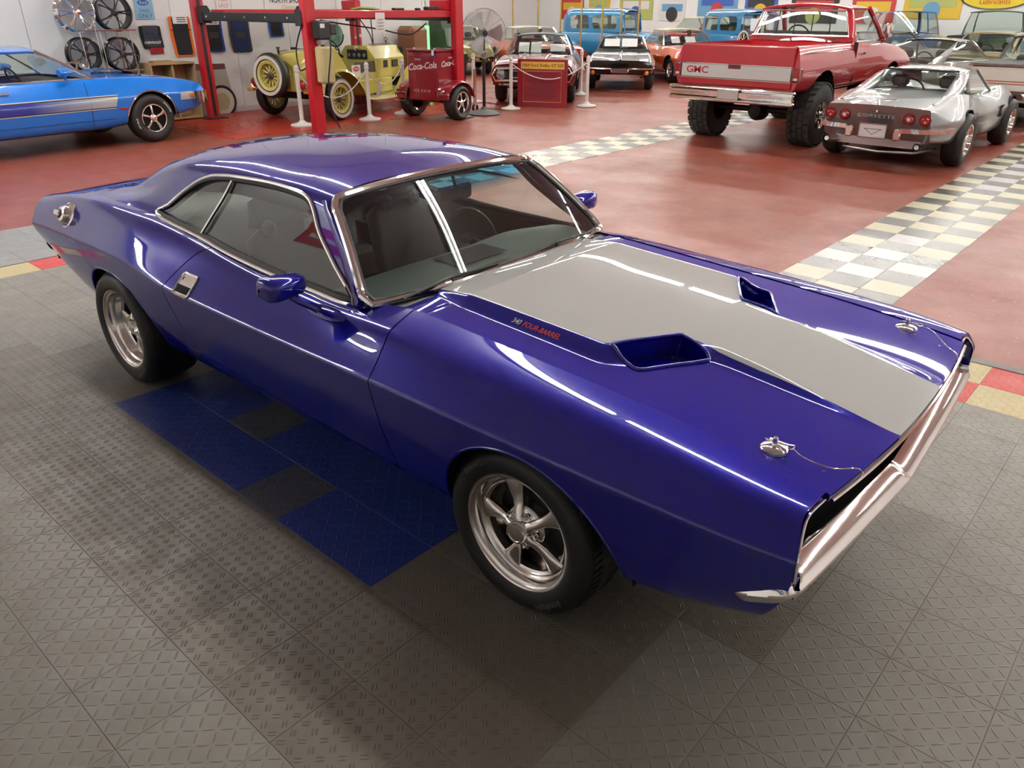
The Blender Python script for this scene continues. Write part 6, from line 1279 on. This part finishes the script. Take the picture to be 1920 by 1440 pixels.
# ================================================================== wall goods
def wall_goods():
    TB = mat('mat_black', (.016, .016, .018), .9); OR = mat('mat_orange', (.85, .18, .02), .8); BL = mat('mat_blue', (.02, .08, .35), .9); NV = mat('mat_navy', (.012, .03, .10), .9); CG = mat('mat_charcoal', (.05, .05, .055), .9)
    def fm(y0, y1, z0, z1, m, edge, label, tagp=True, patch=None):
        T = thing('floor_mat', label, 'mat', (-12.985, (y0+y1)/2, z0), 0, 'car mats hung on the wall'); w = (y1-y0)/2; h = z1-z0
        poly = [(-w*.80, 0), (w*.88, 0), (w, h*.06), (w*.92, h*.55), (w*.92, h*.94), (w*.84, h), (-w*.9, h), (-w, h*.94), (-w, h*.5), (-w*.86, h*.06)]
        B().prism(poly, 0, .018, 'x').obj('backing', edge, T, smooth=False)
        B().prism([(a*.74+.0, .03+b*.94) for a, b in poly], .018, .028, 'x').obj('carpet', m, T, smooth=False)
        B().box(.018, .032, -w*.9, w*.9, h*.66, h*.68).obj('fold_line', TB, T, smooth=False)
        if tagp:
            o = B().box(.03, .036, -w*.66, w*.66, h*.82, h*1.02, .002).obj('header_card', WHITEP, T, smooth=False); [B().box(.036, .038, -w*.3, w*.5, h*(.86+.05*k), h*(.88+.05*k)).obj('print_line', TB, o, smooth=False) for k in range(3)]
        if patch: B().box(.026, .032, -w*.45, w*.45, h*.42, h*.6).obj('heel_pad', patch, T, smooth=False)
        return T
    T = fm(5.42, 5.82, 1.20, 1.57, CG, TB, 'black square mat with chevron emblem, nearest the wheel rack', False)
    bt = [(-.12, -.03), (-.045, -.03), (-.045, -.065), (.045, -.065), (.045, -.03), (.12, -.03), (.10, .03), (.045, .03), (.045, .065), (-.045, .065), (-.045, .03), (-.10, .03)]
    B().tube([(.030, a, .22+b) for a, b in bt], .006, 4, closed=True).obj('emblem', BL, T); text('lettering', 'CHEVROLET', .055, frame3((.0305, 0, .10), (0, 1, 0), (0, 0, 1)), WHITEP, T, bold=.002)
    tag(B().box(-12.98, -12.965, 5.55, 5.80, 1.11, 1.22, .01).obj('mat_corner', mat('mat_red', (.35, .02, .03), .9)), 'dark red mat showing under the emblem mat', 'mat')
    fm(5.98, 6.40, 1.05, 1.72, TB, OR, 'black and orange mat with white header card'); fm(6.62, 7.02, 1.10, 1.68, TB, BL, 'black mat with blue border and grey heel pad', True, CG); fm(7.15, 7.60, 1.08, 1.68, NV, CG, 'navy mat with charcoal edge and grey heel pad', False, CG)
    fm(8.02, 8.36, 1.34, 1.72, TB, BL, 'small black mat with blue lower edge beside the lift post', False)
    s = B().box(-12.99, -12.98, 5.42, 5.75, 1.68, 2.05).obj('wall_sign', mat('sign_light_blue', (.28, .50, .68), .5), smooth=False); tag(s, 'light blue parking sign for fans only above the emblem mat', 'sign')
    B().lathe([(0, 0), (1, 0)], 24, 'x').xf(Matrix.Translation((-12.978, 5.58, 1.94)) @ Matrix.Diagonal((1, .10, .045, 1))).obj('oval_badge', mat('oval_blue', (.02, .10, .35), .4), s)
    for st, z, sz in (('Ford', 1.94, .07), ('FANS', 1.81, .075), ('ONLY', 1.73, .095)): text('lettering', st, sz, frame3((-12.976, 5.585, z), (0, 1, 0), (0, 0, 1)), WHITEP if st == 'Ford' else mat('sign_ink', (.03, .12, .30), .5), s)
    s = B().box(-12.99, -12.985, 6.97, 7.26, 1.82, 2.1).obj('sale_sign', WHITEP, smooth=False); tag(s, 'white for-sale notice with pink letters high on the wall', 'sign')
    for st, z in (('FOR', 2.0), ('SALE', 1.90)): text('lettering', st, .10, frame3((-12.983, 7.115, z), (0, 1, 0), (0, 0, 1)), mat('pink_ink', (.65, .2, .2), .6), s)
    s = B().box(-12.99, -12.987, 8.0, 9.05, 1.82, 2.35).obj('wall_logo', mat('logo_white', (.84, .84, .82), .5), smooth=False); tag(s, 'white wall panel with dark block lettering above the roadster', 'sign')
    text('lettering', 'NORTH SHORE', .155, frame3((-12.985, 8.52, 2.0), (0, 1, 0), (0, 0, 1)), mat('logo_dark', (.05, .05, .06), .6), s, width=.75, bold=.003); text('lettering', 'Classics', .10, frame3((-12.985, 8.52, 1.875), (0, 1, 0), (0, 0, 1)), mat('logo_gold', (.65, .38, .08), .6), s, shear=.3)
    # wheels on the wire rack
    R = thing('wheel_rack', 'chrome wire wall rack holding four alloy wheels', 'rack', (-12.85, 4.65, 0))
    for y in (-.30, .02, .30, .52): B().tube([(.14, y, .55), (.14, y-.04, 1.50), (-.1, y-.04, 1.50)], .009, 5).obj('wire', CHROME, R)
    B().tube([(.14, -.36, 1.52), (.14, .60, 1.52)], .011, 5).obj('rail', CHROME, R); B().tube([(.14, -.36, .88), (.14, .60, .88)], .011, 5).obj('rail', CHROME, R)
    def alloy(y, z, r, m, ns, lab, lip):
        T = thing('alloy_wheel', lab, 'wheel', (-12.76, y, z), math.radians(90), 'alloy wheels on the wall rack')
        B().lathe([(r, -.02), (r+.004, -.05), (r-.012, -.055), (r-.022, -.045), (r-.028, .0), (r-.03, .14), (r, .16)], 40, 'y').obj('rim', lip, T)
        for k in range(ns):
            a = 2*PI*k/ns
            for d in (-.09, .09):
                c0 = a+d*.7; c1 = a+d*1.9; B().tube([(.035*math.cos(c0), -.03, .035*math.sin(c0)), (r*.55*math.cos(a+d*1.1), -.042, r*.55*math.sin(a+d*1.1)), ((r-.02)*math.cos(c1), -.03, (r-.02)*math.sin(c1))], [.016, .011, .014], 6).obj('spoke', m, T)
        B().lathe([(.06, -.02), (.055, -.05), (.03, -.056), (0, -.056)], 20, 'y').obj('hub', m, T)
    BA = mat('alloy_black', (.02, .02, .021), .3, .4, coat=.5)
    alloy(4.34, 1.79, .29, CHROME, 6, 'bright chrome alloy wheel, upper left on the rack', CHROME); alloy(4.95, 1.79, .29, BA, 5, 'black alloy wheel with thin red lip, upper right on the rack', BA)
    alloy(4.34, 1.16, .26, BA, 5, 'dull black alloy wheel, lower left on the rack', BA); alloy(4.96, 1.14, .27, BA, 5, 'glossy black alloy wheel, lower right on the rack', BA)
    T = thing('display_wheel', 'silver-lipped wheel standing low behind the blue coupe', 'wheel', (-12.55, 4.02, .80), math.radians(90)); B().box(-.22, .22, -.08, .08, -.80, -.28, .02).obj('stand', TRIMBLACK, T); B().lathe([(.27, 0), (.275, -.04), (.25, -.05), (.24, .05)], 36, 'y').obj('rim', CHROME, T); [B().tube([(0, -.03, 0), (.25*math.cos(a), -.03, .25*math.sin(a))], .02, 6).obj('spoke', CHROME, T) for a in np.linspace(0, 2*PI, 6)[:-1]]
    # crate and photo board
    WD = mat('plywood', (.45, .30, .15), .7, noise=.2, nscale=12)
    T = thing('wooden_crate', 'open plywood crate standing against the wall under the mats', 'crate', (-12.76, 5.72, 0))
    for a in ((-.2, .2, -.42, .42, .95, .98), (-.2, .2, -.42, .42, .02, .05), (-.2, .2, -.42, -.39, .05, .95), (-.2, .2, .39, .42, .05, .95), (-.2, -.18, -.39, .39, .05, .95), (-.16, .18, -.02, .01, .05, .95)): B().box(*a).obj('board', WD, T, smooth=False)
    tag(B().box(-.1, .1, -.15, .2, 0, .03).xf(Matrix.Translation((-12.8, 5.6, .98))).obj('wood_offcut', WD, smooth=False), 'loose wooden board lying on the crate', 'board')
    T = thing('photo_board', 'large photograph of an old cream car with whitewall wheel leaning on the wall', 'picture', (-12.93, 6.62, .0), 0)
    B().prism([(-.42, 0), (.42, 0), (.30, .90), (-.46, .92)], 0, .012, 'x').obj('board', mat('photo_grey', (.40, .38, .35), .5), T, smooth=False)
    B().prism([(-.46, .80), (-.44, .92), (.30, .90), (.31, .80)], .012, .014, 'x').obj('print_sky', mat('photo_maroon', (.12, .03, .04), .5), T, smooth=False); B().prism([(-.3, .36), (.0, .62), (.30, .45), (.34, .30), (.05, .50), (-.2, .30)], .012, .015, 'x').obj('print_fender', mat('photo_cream', (.5, .46, .25), .5), T, smooth=False)
    for r0, m in ((.30, TB), (.25, mat('whitewall', (.72, .68, .60), .5)), (.16, mat('photo_cream', (.5, .46, .25), .5))): B().lathe([(0, .016+.3*.001*(.3-r0)*20), (r0, .0155+(.3-r0)*.02)], 30, 'x', (0, .14, .22)).obj('print_wheel', m, T)
wall_goods()
# ================================================================== far hall: arcade cabinet, cabinet, brass poles, banners
def far_hall():
    T = thing('jukebox', 'brown wooden jukebox with glowing green tube by the wall', 'jukebox', (-12.55, 11.6, 0)); WD = mat('jukebox_wood', (.22, .09, .035), .45)
    B().box(-.3, .25, -.42, .12, 0, 1.50, .08).obj('cabinet', WD, T); B().tube([(.12, .16, .1), (.12, .16, 1.50)], .06, 10).obj('light_tube', mat('tube_green', (.15, 1.0, .2), .3, emit=1.2), T); B().box(.25, .262, -.36, .08, 1.0, 1.06).obj('trim_bar', CHROME, T, smooth=False)
    T = thing('arcade_cabinet', 'dark green arcade cabinet with slanted side beside the jukebox', 'cabinet', (-12.45, 12.35, 0)); B().prism([(-.35, 0), (.30, 0), (.45, .9), (.20, 1.0), (.05, 1.65), (-.35, 1.65)], -.18, .30, 'y').obj('body', mat('arcade_green', (.035, .05, .03), .5), T, smooth=False); B().box(.02, .24, -.12, .24, 1.06, 1.45).obj('screen', mat('screen_glow', (.25, .3, .28), .2), T, smooth=False)
    BRS = mat('brass', (.55, .40, .12), .3, .9)
    for k, u in enumerate((-17.68, -16.55, -15.59, -14.74, -13.92, -13.21, -12.57)):
        lab = 'brass pole '+('nearest the fan', 'second from the fan', 'third from the fan', 'in the middle of the row', 'third from the orange coupe', 'second from the orange coupe', 'nearest the orange coupe')[k]
        y = 20.6+.01*k; T = thing('brass_pole', lab, 'pole', (u, y, 0), 0, 'row of brass poles behind the maroon car'); B().tube([(0, 0, .02), (0, 0, 3.2)], .03, 10).obj('shaft', BRS, T); B().lathe([(0, 0), (.13, 0), (.12, .03), (.04, .06)], 16).obj('foot', BRS, T)
    r = random.Random(4); cols = [(.55, .05, .05), (.05, .12, .45), (.75, .75, .72), (.75, .5, .05), (.03, .03, .03), (.15, .35, .55), (.45, .5, .15)]
    names = ['red', 'blue', 'white', 'yellow', 'black', 'light blue', 'olive']
    x = -23.0; k = 0
    places = ['far left corner', 'left end', 'left part', 'left of centre', 'stretch above the lime car', 'stretch above the first prewar sedan', 'middle', 'stretch right of middle', 'stretch above the second prewar sedan', 'stretch beyond the orange coupe', 'stretch beyond the pickup cab', 'right part', 'right end', 'far right']
    while x < 4 and k < len(places):
        w = r.uniform(1.1, 1.9); c = (k*3) % 7; z0 = r.uniform(1.35, 1.6); z1 = r.uniform(2.3, 2.8); m = mat('banner_col_%d' % c, cols[c], .6); m2 = mat('banner_col_%d' % ((c+3) % 7), cols[(c+3) % 7], .6)
        if not (-7.5 < x < -3.2):
            o = B().box(x, x+w, 29.96, 29.99, z0, z1, .004).obj('wall_poster', m, smooth=False); tag(o, names[c]+' poster on the back wall, '+places[k], 'poster', 'posters on the back wall')
            B().box(x+.1*w, x+.9*w, 29.945, 29.96, z0+.35*(z1-z0), z0+.62*(z1-z0)).obj('print', m2, o, smooth=False); B().lathe([(0, 29.94), (.28, 29.94)], 20, 'y', (x+w/2, 0, z0+.25)).obj('print', mat('banner_col_%d' % ((c+2) % 7), cols[(c+2) % 7], .6), o)
        x += w+r.uniform(.25, .6); k += 1
    T = thing('oval_sign', 'yellow oval sign with red lettering on the back wall above the green pickup', 'sign', (-5.0, 29.95, 2.25)); B().lathe([(0, 0), (1, 0)], 32, 'y').xf(Matrix.Diagonal((1.0, 1, .36, 1))).obj('face', mat('oval_yellow', (.80, .62, .02), .4), T); B().lathe([(1.0, -.01), (1.06, -.01), (1.06, .03)], 32, 'y').xf(Matrix.Diagonal((1.0, 1, .38, 1))).obj('rim', TRIMBLACK, T)
    text('lettering', 'Lubricants', .22, frame3((0, -.012, -.16), (1, 0, 0), (0, 0, 1)), mat('sign_red', (.55, .02, .03), .5), T)
far_hall()
